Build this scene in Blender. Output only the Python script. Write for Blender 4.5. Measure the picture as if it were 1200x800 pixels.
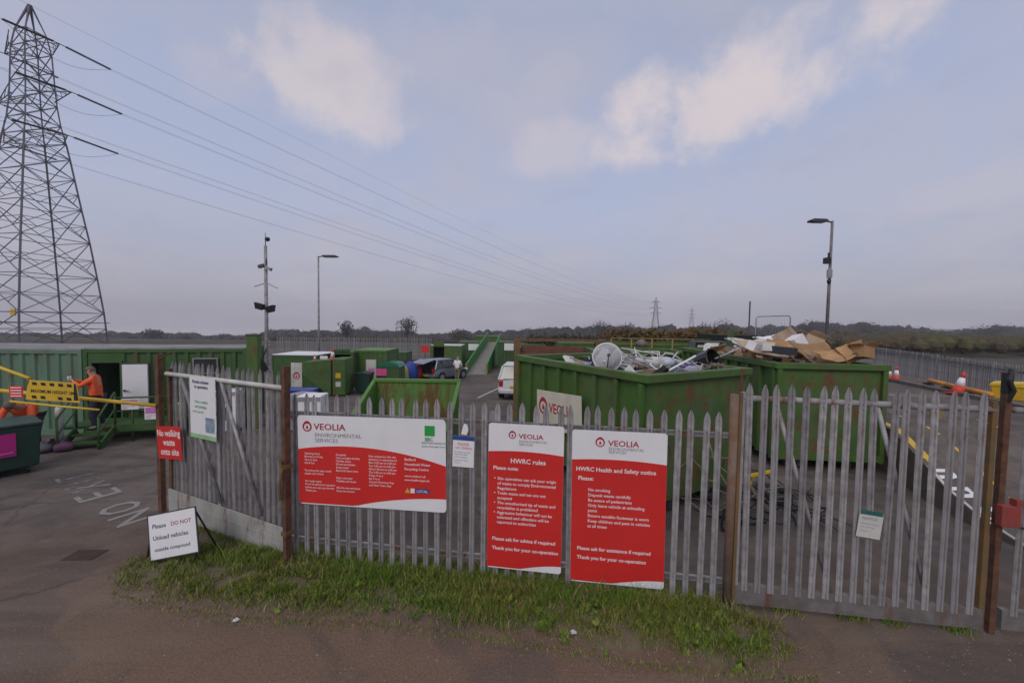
import bpy, math, random
from mathutils import Vector, Matrix, Euler, noise
random.seed(7)
PI = math.pi
scene = bpy.context.scene
HAZE = True
for o in list(bpy.data.objects): bpy.data.objects.remove(o)
COL = scene.collection

# ------------------------------------------------------------------ camera
CAMH, F, PITCH, ROLL = 3.2, 460.0, math.radians(2.6), math.radians(0.9)
cam_d = bpy.data.cameras.new('camera'); cam = bpy.data.objects.new('camera', cam_d); COL.objects.link(cam)
CM = Matrix.Translation((0, 0, CAMH)) @ Matrix.Rotation(PI/2 - PITCH, 4, 'X') @ Matrix.Rotation(ROLL, 4, 'Z')
cam.matrix_world = CM
cam_d.sensor_width = 36; cam_d.lens = 36 * F / 1200; cam_d.clip_start = 0.05; cam_d.clip_end = 6000
scene.camera = cam

# ------------------------------------------------------------------ world
SUN_EL, SUN_AZ = math.radians(38), math.radians(200)      # high hazy sun behind the camera, hidden by cloud
world = bpy.data.worlds.new('World'); scene.world = world; world.use_nodes = True
nt = world.node_tree; N = nt.nodes; L = nt.links; N.clear()
out = N.new('ShaderNodeOutputWorld')
sky = N.new('ShaderNodeTexSky'); sky.sky_type = 'NISHITA'; sky.sun_disc = False
sky.sun_elevation = SUN_EL; sky.sun_rotation = SUN_AZ; sky.air_density = 1.2; sky.dust_density = 3.0
bg1 = N.new('ShaderNodeBackground'); bg1.inputs[1].default_value = 0.07; L.new(sky.outputs[0], bg1.inputs[0])
tc = N.new('ShaderNodeTexCoord'); sep = N.new('ShaderNodeSeparateXYZ'); L.new(tc.outputs['Generated'], sep.inputs[0])
def wmath(op, a, b=None, c=None):
    n = N.new('ShaderNodeMath'); n.operation = op
    for i, v in enumerate((a, b, c)):
        if v is None: continue
        if isinstance(v, (int, float)): n.inputs[i].default_value = v
        else: L.new(v, n.inputs[i])
    return n.outputs[0]
ramp = N.new('ShaderNodeValToRGB'); L.new(sep.outputs[2], ramp.inputs[0])
e = ramp.color_ramp.elements
SKYC = [(0.0, (.37, .345, .405)), (.09, (.385, .385, .475)), (.25, (.39, .43, .58)), (.42, (.365, .41, .57)),
        (.60, (.33, .375, .52)), (1.0, (.66, .66, .70))]
e[0].position, e[0].color = SKYC[0][0], (*SKYC[0][1], 1); e[1].position, e[1].color = SKYC[-1][0], (*SKYC[-1][1], 1)
for p, c in SKYC[1:-1]:
    q = e.new(p); q.color = (*c, 1)
# cloud deck coordinates: direction divided by height gives streets flattening towards the horizon
den = wmath('ADD', wmath('MAXIMUM', sep.outputs[2], 0.0), 0.22)
cx = wmath('DIVIDE', sep.outputs[0], den); cy = wmath('DIVIDE', sep.outputs[1], den)
comb = N.new('ShaderNodeCombineXYZ'); L.new(cx, comb.inputs[0]); L.new(cy, comb.inputs[1])
def wnoise(scale, detail, rough, dist=0.0, vec=None):
    n = N.new('ShaderNodeTexNoise'); n.inputs['Scale'].default_value = scale; n.inputs['Detail'].default_value = detail
    n.inputs['Roughness'].default_value = rough; n.inputs['Distortion'].default_value = dist
    L.new(vec or comb.outputs[0], n.inputs['Vector']); return n.outputs[0]
def wmap(v, a, b, c=0.0, d=1.0):
    n = N.new('ShaderNodeMapRange'); n.interpolation_type = 'SMOOTHSTEP'
    for i, x in enumerate((a, b, c, d)): n.inputs[i+1].default_value = x
    L.new(v, n.inputs[0]); return n.outputs[0]
n1 = wnoise(1.1, 8, .55, .3); n2 = wnoise(3.2, 8, .6, .2)
veil = wmap(n1, .40, .72)
def wmix(fac, a, b):
    n = N.new('ShaderNodeMix'); n.data_type = 'RGBA'
    if isinstance(fac, float): n.inputs[0].default_value = fac
    else: L.new(fac, n.inputs[0])
    for k, v in ((6, a), (7, b)):
        if isinstance(v, tuple): n.inputs[k].default_value = (*v, 1)
        else: L.new(v, n.inputs[k])
    return n.outputs[2]
colr = wmix(wmath('MULTIPLY', veil, .75), ramp.outputs[0], (.46, .43, .495))
# individual brighter cumulus: soft lobes in the direction of each cloud, broken up by noise
def lobe(u, v, w, h, tilt=0.0):
    d = (CM.to_3x3() @ Vector(((u-600)/F, (400-v)/F, -1))).normalized()
    right = Vector((0, 0, 1)).cross(d).normalized() * -1; up = right.cross(d).normalized()
    if up.z < 0: up = -up
    r2 = right*math.cos(tilt) + up*math.sin(tilt); u2 = up*math.cos(tilt) - right*math.sin(tilt)
    def dot(vec, s):
        n = N.new('ShaderNodeVectorMath'); n.operation = 'DOT_PRODUCT'; L.new(tc.outputs['Generated'], n.inputs[0]); n.inputs[1].default_value = vec/s
        return n.outputs['Value']
    a = wmath('POWER', wmath('ABSOLUTE', dot(r2, w)), 2.0); b = wmath('POWER', wmath('ABSOLUTE', wmath('SUBTRACT', dot(u2, h), 0.0)), 2.0)
    front = wmath('GREATER_THAN', dot(d, 1.0), 0.0)
    return wmath('MULTIPLY', wmath('SUBTRACT', 1.0, wmath('ADD', a, b)), front)
n3 = wnoise(5.0, 9, .62, .1, tc.outputs['Generated'])
n3c = wmath('SUBTRACT', n3, .5)
for (u, v, w, h, t, amt, cc) in [(862, 104, .27, .115, .30, .9, (.68, .59, .585)), (840, 140, .15, .09, .2, .6, (.62, .55, .57)),
                                 (400, 105, .17, .11, -.15, 1.0, (.66, .585, .595)), (480, 90, .32, .15, 0, .5, (.46, .44, .52)),
                                 (650, 180, .13, .06, .15, .6, (.55, .51, .56)), (265, 95, .07, .05, .0, .4, (.47, .45, .54)),
                                 (1190, 210, .16, .04, .2, .4, (.50, .47, .54)), (940, 200, .40, .10, .1, .45, (.44, .43, .52)),
                                 (380, 190, .12, .05, .0, .35, (.47, .45, .54))]:
    m = lobe(u, v, w, h, t)
    m = wmap(wmath('ADD', m, wmath('MULTIPLY', n3c, 5.0)), -.15, 1.35)
    # keep the lobe local
    m = wmath('MULTIPLY', m, wmap(lobe(u, v, w*1.9, h*2.1, t), 0.0, .6))
    colr = wmix(wmath('MULTIPLY', m, amt), colr, cc)
# darker undersides / thin grey patches
dk = wmap(n2, .52, .75)
colr = wmix(wmath('MULTIPLY', dk, .22), colr, (.30, .31, .40))
bg2 = N.new('ShaderNodeBackground'); bg2.inputs[1].default_value = 1.0; L.new(colr, bg2.inputs[0])
mx = N.new('ShaderNodeMixShader'); mx.inputs[0].default_value = .88
L.new(bg1.outputs[0], mx.inputs[1]); L.new(bg2.outputs[0], mx.inputs[2]); L.new(mx.outputs[0], out.inputs[0])

sun_d = bpy.data.lights.new('sun', 'SUN'); sun_d.energy = 0.8; sun_d.angle = math.radians(25); sun_d.color = (1, .95, .9)
sun = bpy.data.objects.new('sun', sun_d); COL.objects.link(sun)
# direction matches the sky texture: rotation measured clockwise from +Y
sd = Vector((math.sin(SUN_AZ)*math.cos(SUN_EL), math.cos(SUN_AZ)*math.cos(SUN_EL), math.sin(SUN_EL)))
sun.rotation_euler = sd.to_track_quat('Z', 'Y').to_euler(); sun.location = (0, -20, 40)
vs = scene.view_settings; vs.view_transform = 'Standard'; vs.look = 'None'; vs.exposure = 0.25; vs.gamma = 1.0; vs.use_curve_mapping = False

# ------------------------------------------------------------------ terrain and pixel-to-ground helpers
def lerp(a, b, t): return a + (b-a)*t
def sstep(a, b, x):
    t = max(0, min(1, (x-a)/(b-a))); return t*t*(3-2*t)
def G(x, y):
    g = -1.0*max(0, min(1, (y-11)/16))
    if y > 58:
        g -= 17*sstep(58, 330, y)
        # the valley keeps falling away to the left and stays nearly level to the right
        a = max(-1.5, min(1.5, x/y)); sl = .056 + (.024-.056)*(a+1.3)/1.3 if a < 0 else max(.008, .024-.03*a)
        g = min(g, CAMH - sl*y) if y > 400 else g
    return g
def ray(u, v): return (CM.to_3x3() @ Vector(((u-600)/F, (400-v)/F, -1)))
O3 = Vector((0, 0, CAMH))
def D(u, v, y):
    r = ray(u, v); return O3 + r*(y/r.y)
def W(u, v, h=None):
    r = ray(u, v)
    if h is not None: return O3 + r*((h-CAMH)/r.z)
    p = O3.copy(); g = 0
    for _ in range(30):
        p = O3 + r*((g-CAMH)/r.z); g = .5*g + .5*G(p.x, p.y)
    return p
def X(u, y): return D(u, 400, y).x
def hit(u, v, P, d):
    """point where the ray through a pixel meets the upright plane through P along d -> (s along d, height)"""
    r = ray(u, v); n = Vector((d.y, -d.x, 0)); t = (Vector((P.x, P.y, 0)) - O3).dot(n)/r.dot(n)
    q = O3 + r*t; return (Vector((q.x-P.x, q.y-P.y, 0)).dot(d), q.z)

# ------------------------------------------------------------------ object helpers
def tag(o, label=None, cat=None, group=None, kind=None):
    if label: o['label'] = label
    if cat: o['category'] = cat
    if group: o['group'] = group
    if kind: o['kind'] = kind
    return o
def empty(name, loc=(0, 0, 0), rz=0.0, label=None, cat=None, group=None):
    o = bpy.data.objects.new(name, None); COL.objects.link(o); o.location = loc; o.rotation_euler = (0, 0, rz)
    o.empty_display_size = .2
    return tag(o, label, cat, group)
def copy_tree(o, parent=None):
    c = o.copy(); COL.objects.link(c); c.parent = parent
    for ch in list(o.children): copy_tree(ch, c)
    return c
class MB:
    def __init__(s): s.v = []; s.f = []; s.mi = []; s.m = 0
    def add(s, vs_, fs):
        b = len(s.v); s.v += [tuple(v) for v in vs_]; s.f += [tuple(i+b for i in f) for f in fs]; s.mi += [s.m]*len(fs); return s
    def box(s, x0, x1, y0, y1, z0, z1, M=None):
        vs_ = [Vector((x, y, z)) for z in (z0, z1) for y in (y0, y1) for x in (x0, x1)]
        if M is not None: vs_ = [M @ v for v in vs_]
        return s.add(vs_, [(0, 2, 3, 1), (4, 5, 7, 6), (0, 1, 5, 4), (2, 6, 7, 3), (0, 4, 6, 2), (1, 3, 7, 5)])
    def bar(s, p, q, w, h=None, roll=0.0):
        p, q = Vector(p), Vector(q); h = h or w; d = (q-p); l = d.length
        if l < 1e-6: return s
        z = d.normalized(); x = z.cross(Vector((0, 0, 1)))
        if x.length < .01: x = Vector((1, 0, 0))
        x.normalize(); y = z.cross(x)
        if roll: x, y = x*math.cos(roll)+y*math.sin(roll), y*math.cos(roll)-x*math.sin(roll)
        vs_ = [c + x*a*w/2 + y*b*h/2 for c in (p, q) for b in (-1, 1) for a in (-1, 1)]
        return s.add(vs_, [(0, 2, 3, 1), (4, 5, 7, 6), (0, 1, 5, 4), (2, 6, 7, 3), (0, 4, 6, 2), (1, 3, 7, 5)])
    def tube(s, p, q, r0, r1=None, n=10, caps=True):
        p, q = Vector(p), Vector(q); r1 = r0 if r1 is None else r1; z = (q-p).normalized(); x = z.orthogonal().normalized(); y = z.cross(x)
        vs_ = [c + (x*math.cos(2*PI*i/n) + y*math.sin(2*PI*i/n))*r for c, r in ((p, r0), (q, r1)) for i in range(n)]
        fs = [(i, (i+1) % n, n+(i+1) % n, n+i) for i in range(n)]
        if caps: fs += [tuple(range(n-1, -1, -1)), tuple(range(n, 2*n))]
        return s.add(vs_, fs)
    def path(s, pts, r, n=6):
        pts = [Vector(p) for p in pts]; vs_ = []; x = None
        for i, p in enumerate(pts):
            t = (pts[min(i+1, len(pts)-1)] - pts[max(i-1, 0)]).normalized()
            x = t.orthogonal().normalized() if x is None else (x - t*x.dot(t)).normalized()
            y = t.cross(x); rr = r[i] if isinstance(r, (list, tuple)) else r
            vs_ += [p + (x*math.cos(2*PI*k/n) + y*math.sin(2*PI*k/n))*rr for k in range(n)]
        fs = [(i*n+k, i*n+(k+1) % n, (i+1)*n+(k+1) % n, (i+1)*n+k) for i in range(len(pts)-1) for k in range(n)]
        fs += [tuple(range(n-1, -1, -1)), tuple(range((len(pts)-1)*n, len(pts)*n))]
        return s.add(vs_, fs)
    def prism(s, pts, y0, y1):
        """polygon in the xz plane, extruded along y"""
        n = len(pts); vs_ = [(x, y0, z) for x, z in pts] + [(x, y1, z) for x, z in pts]
        return s.add(vs_, [tuple(range(n)), tuple(range(2*n-1, n-1, -1))] + [(i, n+i, n+(i+1) % n, (i+1) % n) for i in range(n)])
    def prismz(s, pts, z0, z1):
        n = len(pts); vs_ = [(x, y, z0) for x, y in pts] + [(x, y, z1) for x, y in pts]
        return s.add(vs_, [tuple(range(n-1, -1, -1)), tuple(range(n, 2*n))] + [(i, (i+1) % n, n+(i+1) % n, n+i) for i in range(n)])
    def lathe(s, prof, n=16, c=(0, 0, 0), M=None):
        vs_ = [Vector((c[0]+r*math.cos(2*PI*i/n), c[1]+r*math.sin(2*PI*i/n), c[2]+z)) for r, z in prof for i in range(n)]
        if M is not None: vs_ = [M @ v for v in vs_]
        fs = [(j*n+i, j*n+(i+1) % n, (j+1)*n+(i+1) % n, (j+1)*n+i) for j in range(len(prof)-1) for i in range(n)]
        fs += [tuple(range(n-1, -1, -1)), tuple(range((len(prof)-1)*n, len(prof)*n))]
        return s.add(vs_, fs)
    def build(s, name, mat, parent=None, smooth=False, bevel=0.0, loc=None):
        me = bpy.data.meshes.new(name); me.from_pydata(s.v, [], s.f)
        mats = mat if isinstance(mat, (list, tuple)) else [mat]
        for m in mats: me.materials.append(m)
        if len(mats) > 1: me.polygons.foreach_set('material_index', s.mi)
        if smooth: me.polygons.foreach_set('use_smooth', [True]*len(me.polygons))
        me.update(); o = bpy.data.objects.new(name, me); COL.objects.link(o)
        if parent: o.parent = parent
        if loc is not None: o.location = loc
        if bevel:
            b = o.modifiers.new('bevel', 'BEVEL'); b.width = bevel; b.segments = 2; b.limit_method = 'ANGLE'
        return o
def text_mb(items, mb=None, bold=0.0):
    """items: (string, x, z, size, align) -> flat letters in the xz plane facing -y, 1 mm thick"""
    mb = mb or MB()
    for it in items:
        t, x, z, size = it[:4]; al = it[4] if len(it) > 4 else 'LEFT'; bo = it[5] if len(it) > 5 else bold; sx = it[6] if len(it) > 6 else 1.0
        cu = bpy.data.curves.new('lettering', 'FONT'); cu.body = t; cu.size = size; cu.align_x = al; cu.offset = bo*size; cu.resolution_u = 2
        o = bpy.data.objects.new('lettering', cu); me = o.to_mesh()
        vs_ = [(v.co.x*sx + x, 0.0, v.co.y + z) for v in me.vertices]; fs = [tuple(p.vertices) for p in me.polygons]
        o.to_mesh_clear(); bpy.data.objects.remove(o); bpy.data.curves.remove(cu)
        mb.add(vs_, fs)
    return mb

# ------------------------------------------------------------------ materials
MATS = {}
def base_mat(name):
    m = bpy.data.materials.new(name); m.use_nodes = True; t = m.node_tree; b = t.nodes['Principled BSDF']; return m, t, b
def nz(t, vec, scale, detail=5, rough=.55, dist=0.0):
    n = t.nodes.new('ShaderNodeTexNoise'); n.inputs['Scale'].default_value = scale; n.inputs['Detail'].default_value = detail
    n.inputs['Roughness'].default_value = rough; n.inputs['Distortion'].default_value = dist; t.links.new(vec, n.inputs['Vector']); return n.outputs[0]
def mapr(t, v, a, b, c=0.0, d=1.0):
    n = t.nodes.new('ShaderNodeMapRange'); n.interpolation_type = 'SMOOTHSTEP'
    for i, x in enumerate((a, b, c, d)): n.inputs[i+1].default_value = x
    t.links.new(v, n.inputs[0]); return n.outputs[0]
def mth(t, op, a, b):
    n = t.nodes.new('ShaderNodeMath'); n.operation = op
    for i, v in enumerate((a, b)):
        if isinstance(v, (int, float)): n.inputs[i].default_value = v
        else: t.links.new(v, n.inputs[i])
    return n.outputs[0]
def cmix(t, fac, a, b):
    n = t.nodes.new('ShaderNodeMix'); n.data_type = 'RGBA'
    if isinstance(fac, (int, float)): n.inputs[0].default_value = fac
    else: t.links.new(fac, n.inputs[0])
    for k, v in ((6, a), (7, b)):
        if isinstance(v, tuple): n.inputs[k].default_value = (*v, 1)
        else: t.links.new(v, n.inputs[k])
    return n.outputs[2]
def vmap(t, scale=(1, 1, 1), coord='Object'):
    c = t.nodes.new('ShaderNodeTexCoord'); m = t.nodes.new('ShaderNodeMapping'); m.inputs['Scale'].default_value = scale
    t.links.new(c.outputs[coord], m.inputs['Vector']); return m.outputs[0]
def wpos(t): return t.nodes.new('ShaderNodeNewGeometry').outputs['Position']
def bump(t, b, h, strength=.3, dist=.02):
    n = t.nodes.new('ShaderNodeBump'); n.inputs['Strength'].default_value = strength; n.inputs['Distance'].default_value = dist
    t.links.new(h, n.inputs['Height']); t.links.new(n.outputs[0], b.inputs['Normal'])
def M(name, c, c2=None, scale=4.0, rough=.6, metal=0.0, bmp=0.0, rust=0.0, dirt=0.0, streak=False, var=0.0, spec=None):
    """painted / plain surface: two-tone noise, optional rust blotches, dirt film and per-object variation"""
    if name in MATS: return MATS[name]
    m, t, b = base_mat(name); c2 = c2 or tuple(x*.75 for x in c)
    v = vmap(t); n = nz(t, v, scale, 6, .6)
    col = cmix(t, mapr(t, n, .3, .7), c, c2)
    if dirt:
        d = nz(t, vmap(t, (1.3, 1.3, .35)), 2.2, 7, .65)
        col = cmix(t, mth(t, 'MULTIPLY', mapr(t, d, .42, .72), dirt), col, (.11, .095, .08))
    if rust:
        sv = vmap(t, (2.4, 2.4, .5) if streak else (1.6, 1.6, 1.2)); r = nz(t, sv, 2.3, 9, .68, .4)
        fine = nz(t, v, 30, 3, .6)
        rr = mapr(t, mth(t, 'ADD', r, mth(t, 'MULTIPLY', fine, .12)), .64-.15*rust, .80-.10*rust)
        col = cmix(t, mth(t, 'MULTIPLY', rr, .9), col, cmix(t, nz(t, v, 12, 4), (.20, .07, .025), (.10, .035, .02)))
        t.links.new(mapr(t, rr, 0, 1, rough, .9), b.inputs['Roughness'])
    else: b.inputs['Roughness'].default_value = rough
    if var:
        oi = t.nodes.new('ShaderNodeObjectInfo'); hs = t.nodes.new('ShaderNodeHueSaturation')
        t.links.new(mapr(t, oi.outputs['Random'], 0, 1, 1-var, 1+var), hs.inputs['Value']); t.links.new(col, hs.inputs['Color']); col = hs.outputs[0]
    t.links.new(col, b.inputs['Base Color']); b.inputs['Metallic'].default_value = metal
    if spec is not None: b.inputs['Specular IOR Level'].default_value = spec
    if bmp: bump(t, b, nz(t, v, scale*3, 5), bmp)
    MATS[name] = m; return m
GALV = M('galvanised', (.36, .35, .355), (.215, .20, .20), 7.0, .6, .1, .15, rust=.26, dirt=.65, streak=True, var=.2)
GALVR = M('galvanised_rusty', (.33, .32, .33), (.25, .24, .245), 3.0, .6, .1, .1, rust=.62, dirt=.6, streak=True, var=.1)
RUST = M('rusty_steel', (.17, .070, .032), (.06, .032, .024), 9.0, .9, 0, .2, dirt=.25)
RUSTY_OCHRE = M('mossy_rust', (.20, .10, .035), (.12, .09, .035), 5.0, .9, 0, .2, dirt=.3)
GREEN = M('green_paint', (.066, .150, .022), (.045, .108, .018), 2.2, .6, 0, .22, rust=.42, dirt=.42, streak=True)
GREEN_R = M('green_paint_rusting', (.062, .14, .024), (.042, .095, .018), 2.2, .65, 0, .25, rust=.74, dirt=.5)
GREEN_L = M('green_paint_light', (.095, .235, .036), (.08, .195, .032), 1.6, .55, 0, .03, rust=.12, dirt=.2)
GREEN_B = M('bright_green_paint', (.035, .25, .045), (.03, .20, .04), 1.6, .5, 0, .03, rust=.04, dirt=.12)
GREEN_D = M('dark_green_plastic', (.014, .05, .035), (.011, .04, .03), 3, .45, 0, .02, dirt=.12)
GREEN_C = M('dark_green_cabin', (.040, .112, .022), (.030, .082, .018), 2.0, .6, 0, .06, rust=.16, dirt=.4)
PALE = M('pale_green_container', (.12, .22, .14), (.10, .185, .12), 1.6, .6, 0, .06, rust=.2, dirt=.6, streak=True)
ROOFG = M('roof_grey', (.30, .29, .28), (.2, .2, .19), 2, .7, dirt=.6)
WHITE = M('white_paint', (.80, .79, .80), (.76, .75, .76), 3, .45, dirt=.05)
OFFW = M('off_white', (.62, .60, .56), (.52, .50, .46), 3, .6, dirt=.25)
CREAM = M('cream_board', (.66, .62, .50), (.60, .56, .45), 3, .6, dirt=.15)
RED = M('sign_red', (.66, .028, .024), (.60, .025, .022), 2, .4, dirt=.03)
REDD = M('maroon_print', (.42, .02, .05), (.40, .02, .05), 2, .5)
GREYT = M('grey_print', (.28, .28, .30), (.26, .26, .28), 2, .5)
WTXT = M('white_print', (.86, .78, .78), (.82, .74, .74), 2, .5)
GREENS = M('sign_green', (.02, .36, .06), (.02, .33, .06), 2, .5)
BLUES = M('sign_blue', (.02, .07, .26), (.02, .06, .22), 2, .5)
NAVY = M('navy_print', (.03, .04, .15), (.03, .04, .13), 2, .5)
YEL = M('yellow_paint', (.72, .46, .02), (.62, .39, .02), 3, .5, dirt=.12)
YELR = M('worn_yellow', (.34, .24, .06), (.24, .17, .05), 6, .85, dirt=.5)
BLACK = M('black_plastic', (.012, .012, .014), (.02, .02, .022), 5, .5)
DARK = M('dark_interior', (.012, .012, .012), (.018, .017, .016), 3, .9)  # near-black: puts the shade of openings into the colour, also serves black things
DGREY = M('dark_grey_metal', (.07, .07, .08), (.055, .055, .065), 5, .55, .3)
LGREY = M('light_grey_metal', (.34, .34, .36), (.28, .28, .30), 4, .5, .3)
STEELP = M('pylon_steel', (.14, .135, .16), (.11, .105, .13), 1, .7, .2)
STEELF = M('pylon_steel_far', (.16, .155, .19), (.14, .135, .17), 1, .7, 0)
WIRE = M('cable', (.11, .11, .13), (.10, .10, .12), 1, .6)
MAGENTA = M('magenta_poster', (.50, .02, .22), (.42, .02, .20), 3, .5)
PINK = M('pink_print', (.62, .22, .50), (.5, .16, .42), 20, .5)
CARD = M('cardboard', (.44, .26, .12), (.36, .21, .10), 3, .85, 0, .1, var=.22, dirt=.1)
CARDL = M('cardboard_pale', (.46, .34, .24), (.40, .29, .20), 3, .85, 0, .1, var=.18, dirt=.1)
ORANGE = M('orange_barrier', (.72, .28, .025), (.55, .20, .02), 5, .6, dirt=.25)
HIVIS = M('orange_hi_vis', (.90, .13, .035), (.82, .10, .03), 12, .75, 0, .1)
CONER = M('cone_red', (.72, .06, .03), (.62, .05, .03), 5, .6, dirt=.15)
SKIN = M('skin', (.52, .28, .20), (.46, .24, .17), 8, .55)
HAIRB = M('grey_brown_hair', (.16, .12, .09), (.10, .07, .05), 20, .8)
TROU = M('dark_trousers', (.03, .035, .055), (.022, .026, .04), 8, .9)
KHAKI = M('khaki_trousers', (.24, .18, .11), (.2, .15, .09), 8, .9)
GLASS = M('vehicle_glass', (.02, .022, .026), (.03, .033, .038), 2, .08, spec=.8)
SILVER = M('silver_blue_paint', (.26, .28, .33), (.24, .26, .31), 2, .3, .5)
WCAR = M('white_car_paint', (.62, .62, .63), (.58, .58, .59), 2, .3)
TYRE = M('tyre_rubber', (.018, .018, .019), (.03, .03, .03), 9, .85)
LAMPR = M('tail_lamp_red', (.45, .015, .01), (.35, .012, .01), 6, .25)
CONCR = M('concrete', (.30, .28, .25), (.22, .205, .185), 5, .9, 0, .2, dirt=.5)
DIRTW = M('stained_concrete', (.16, .14, .12), (.10, .085, .075), 4, .95, 0, .3, dirt=.6)
BROWNR = M('rusty_red_panel', (.20, .07, .045), (.13, .05, .035), 3, .9, 0, .1, dirt=.3)
BLUEP = M('blue_plastic', (.02, .06, .35), (.02, .05, .28), 4, .5)
BARK = M('bark', (.075, .062, .06), (.055, .047, .046), 6, .95)

def leafmat(name, c, c2, c3):
    m, t, b = base_mat(name); p = wpos(t)
    a = nz(t, p, .9, 4, .6); k = nz(t, p, .06, 3, .5)
    col = cmix(t, mapr(t, k, .4, .6), cmix(t, mapr(t, a, .35, .65), c, c2), c3)
    t.links.new(col, b.inputs['Base Color']); b.inputs['Roughness'].default_value = .95; b.inputs['Specular IOR Level'].default_value = .15
    return m
WOOD = leafmat('bare_wood', (.062, .055, .058), (.042, .038, .042), (.058, .052, .045))
SCRUB = leafmat('olive_scrub', (.115, .108, .043), (.075, .068, .037), (.10, .075, .046))
SCRUBR = leafmat('brown_scrub', (.085, .062, .05), (.055, .044, .038), (.065, .062, .04))
SCRUBL = leafmat('dark_scrub', (.075, .056, .046), (.05, .042, .036), (.06, .058, .036))
GORSE = leafmat('garden_waste', (.05, .055, .022), (.16, .12, .04), (.13, .07, .03))
TWIG = leafmat('twigs', (.065, .056, .056), (.048, .042, .044), (.06, .054, .05))
BUSH = leafmat('green_bush', (.08, .10, .045), (.06, .075, .035), (.09, .09, .05))

# ground: worn tarmac, brown silt washed over it, darker repairs, tyre-polished tracks, grit
def ground_mat():
    m, t, b = base_mat('worn_tarmac'); p = wpos(t)
    big = nz(t, p, .22, 6, .6, .3); mid = nz(t, p, 1.3, 7, .65, .2); fine = nz(t, p, 45, 4, .7); grit = nz(t, p, 85, 3, .7)
    col = cmix(t, mapr(t, mid, .35, .65), (.150, .122, .106), (.088, .074, .067))
    silt = cmix(t, mapr(t, fine, .35, .7), (.215, .138, .092), (.125, .080, .054))
    s = t.nodes.new('ShaderNodeSeparateXYZ'); t.links.new(p, s.inputs[0])
    # silt lies on the lay-by in front of the fence and fades into the yard
    line = mth(t, 'ADD', s.outputs[1], mth(t, 'MULTIPLY', s.outputs[0], .08))
    fz = mapr(t, mth(t, 'ADD', line, mth(t, 'MULTIPLY', mth(t, 'SUBTRACT', big, .5), 5.0)), 3.2, 6.2, 1, 0)
    col = cmix(t, mth(t, 'MULTIPLY', fz, .85), col, silt)
    dp = mapr(t, nz(t, p, .7, 8, .66, .8), .50, .66)
    col = cmix(t, mth(t, 'MULTIPLY', dp, .6), col, (.075, .062, .055))
    lp = mapr(t, nz(t, vmap(t, (.45, 1.6, 1), 'Object'), .8, 6, .6, .4), .57, .70)
    col = cmix(t, mth(t, 'MULTIPLY', lp, .5), col, (.25, .20, .165))
    pt_ = mapr(t, nz(t, p, .45, 3, .45, .3), .535, .56)
    col = cmix(t, mth(t, 'MULTIPLY', pt_, .38), col, (.078, .070, .068))
    wt = mapr(t, nz(t, vmap(t, (.12, 1.1, 1)), 1.3, 5, .6, .5), .5, .62)
    col = cmix(t, mth(t, 'MULTIPLY', wt, .22), col, (.27, .21, .17))
    # cracks
    vo = t.nodes.new('ShaderNodeTexVoronoi'); vo.feature = 'DISTANCE_TO_EDGE'; vo.inputs['Scale'].default_value = .33
    wv = t.nodes.new('ShaderNodeVectorMath'); wv.operation = 'ADD'; nn = t.nodes.new('ShaderNodeTexNoise'); nn.inputs['Scale'].default_value = 1.4; nn.inputs['Detail'].default_value = 6
    t.links.new(p, nn.inputs['Vector']); t.links.new(p, wv.inputs[0]); t.links.new(nn.outputs['Color'], wv.inputs[1]); t.links.new(wv.outputs[0], vo.inputs['Vector'])
    cr = mapr(t, vo.outputs['Distance'], .004, .02, 1, 0)
    col = cmix(t, mth(t, 'MULTIPLY', mth(t, 'MULTIPLY', cr, mapr(t, big, .45, .6)), .55), col, (.045, .04, .036))
    gs = mapr(t, grit, .58, .70)
    col = cmix(t, mth(t, 'MULTIPLY', gs, .5), col, (.30, .25, .21))
    t.links.new(col, b.inputs['Base Color']); b.inputs['Roughness'].default_value = .92; b.inputs['Specular IOR Level'].default_value = .25
    bump(t, b, mth(t, 'ADD', mth(t, 'MULTIPLY', fine, .5), mth(t, 'MULTIPLY', mid, 1.5)), .55, .03)
    return m
GROUND = ground_mat()
def field_mat():
    m, t, b = base_mat('rough_field'); p = wpos(t)
    a = nz(t, p, .012, 4, .55); c = nz(t, p, .2, 6, .6)
    col = cmix(t, mapr(t, a, .42, .58), (.07, .065, .038), (.075, .055, .04)); col = cmix(t, mapr(t, c, .4, .65), col, (.05, .048, .032))
    t.links.new(col, b.inputs['Base Color']); b.inputs['Roughness'].default_value = 1; return m
FIELD = field_mat()

# ------------------------------------------------------------------ ground sheet (one mesh to the horizon)
def axis(vals): return sorted(set(vals))
xs = axis([-2600, -1500, -900, -500, -300, -180, -110, -70, -50] + [i*2.0 for i in range(-20, 26)] + [60, 80, 110, 180, 300, 500, 900, 1500, 2600])
ys = axis([-60, -20, -6] + [i*1.0 for i in range(-2, 60)] + [62, 66, 72, 80, 90, 105, 120, 140, 165, 190, 220, 260, 300, 340, 380, 400, 402, 420, 500, 600, 900, 1400, 2000, 2800])
mb = MB(); vv = [(x, y, G(x, y)) for y in ys for x in xs]; nx = len(xs); fs = []
mb.v = vv
for j in range(len(ys)-1):
    for i in range(nx-1):
        mb.f.append((j*nx+i, j*nx+i+1, (j+1)*nx+i+1, (j+1)*nx+i))
        far = ys[j] >= 58 or xs[i] < -50 or xs[i] >= 50
        mb.mi.append(1 if far else 0)
tag(mb.build('ground', [GROUND, FIELD]), kind='structure')

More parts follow.
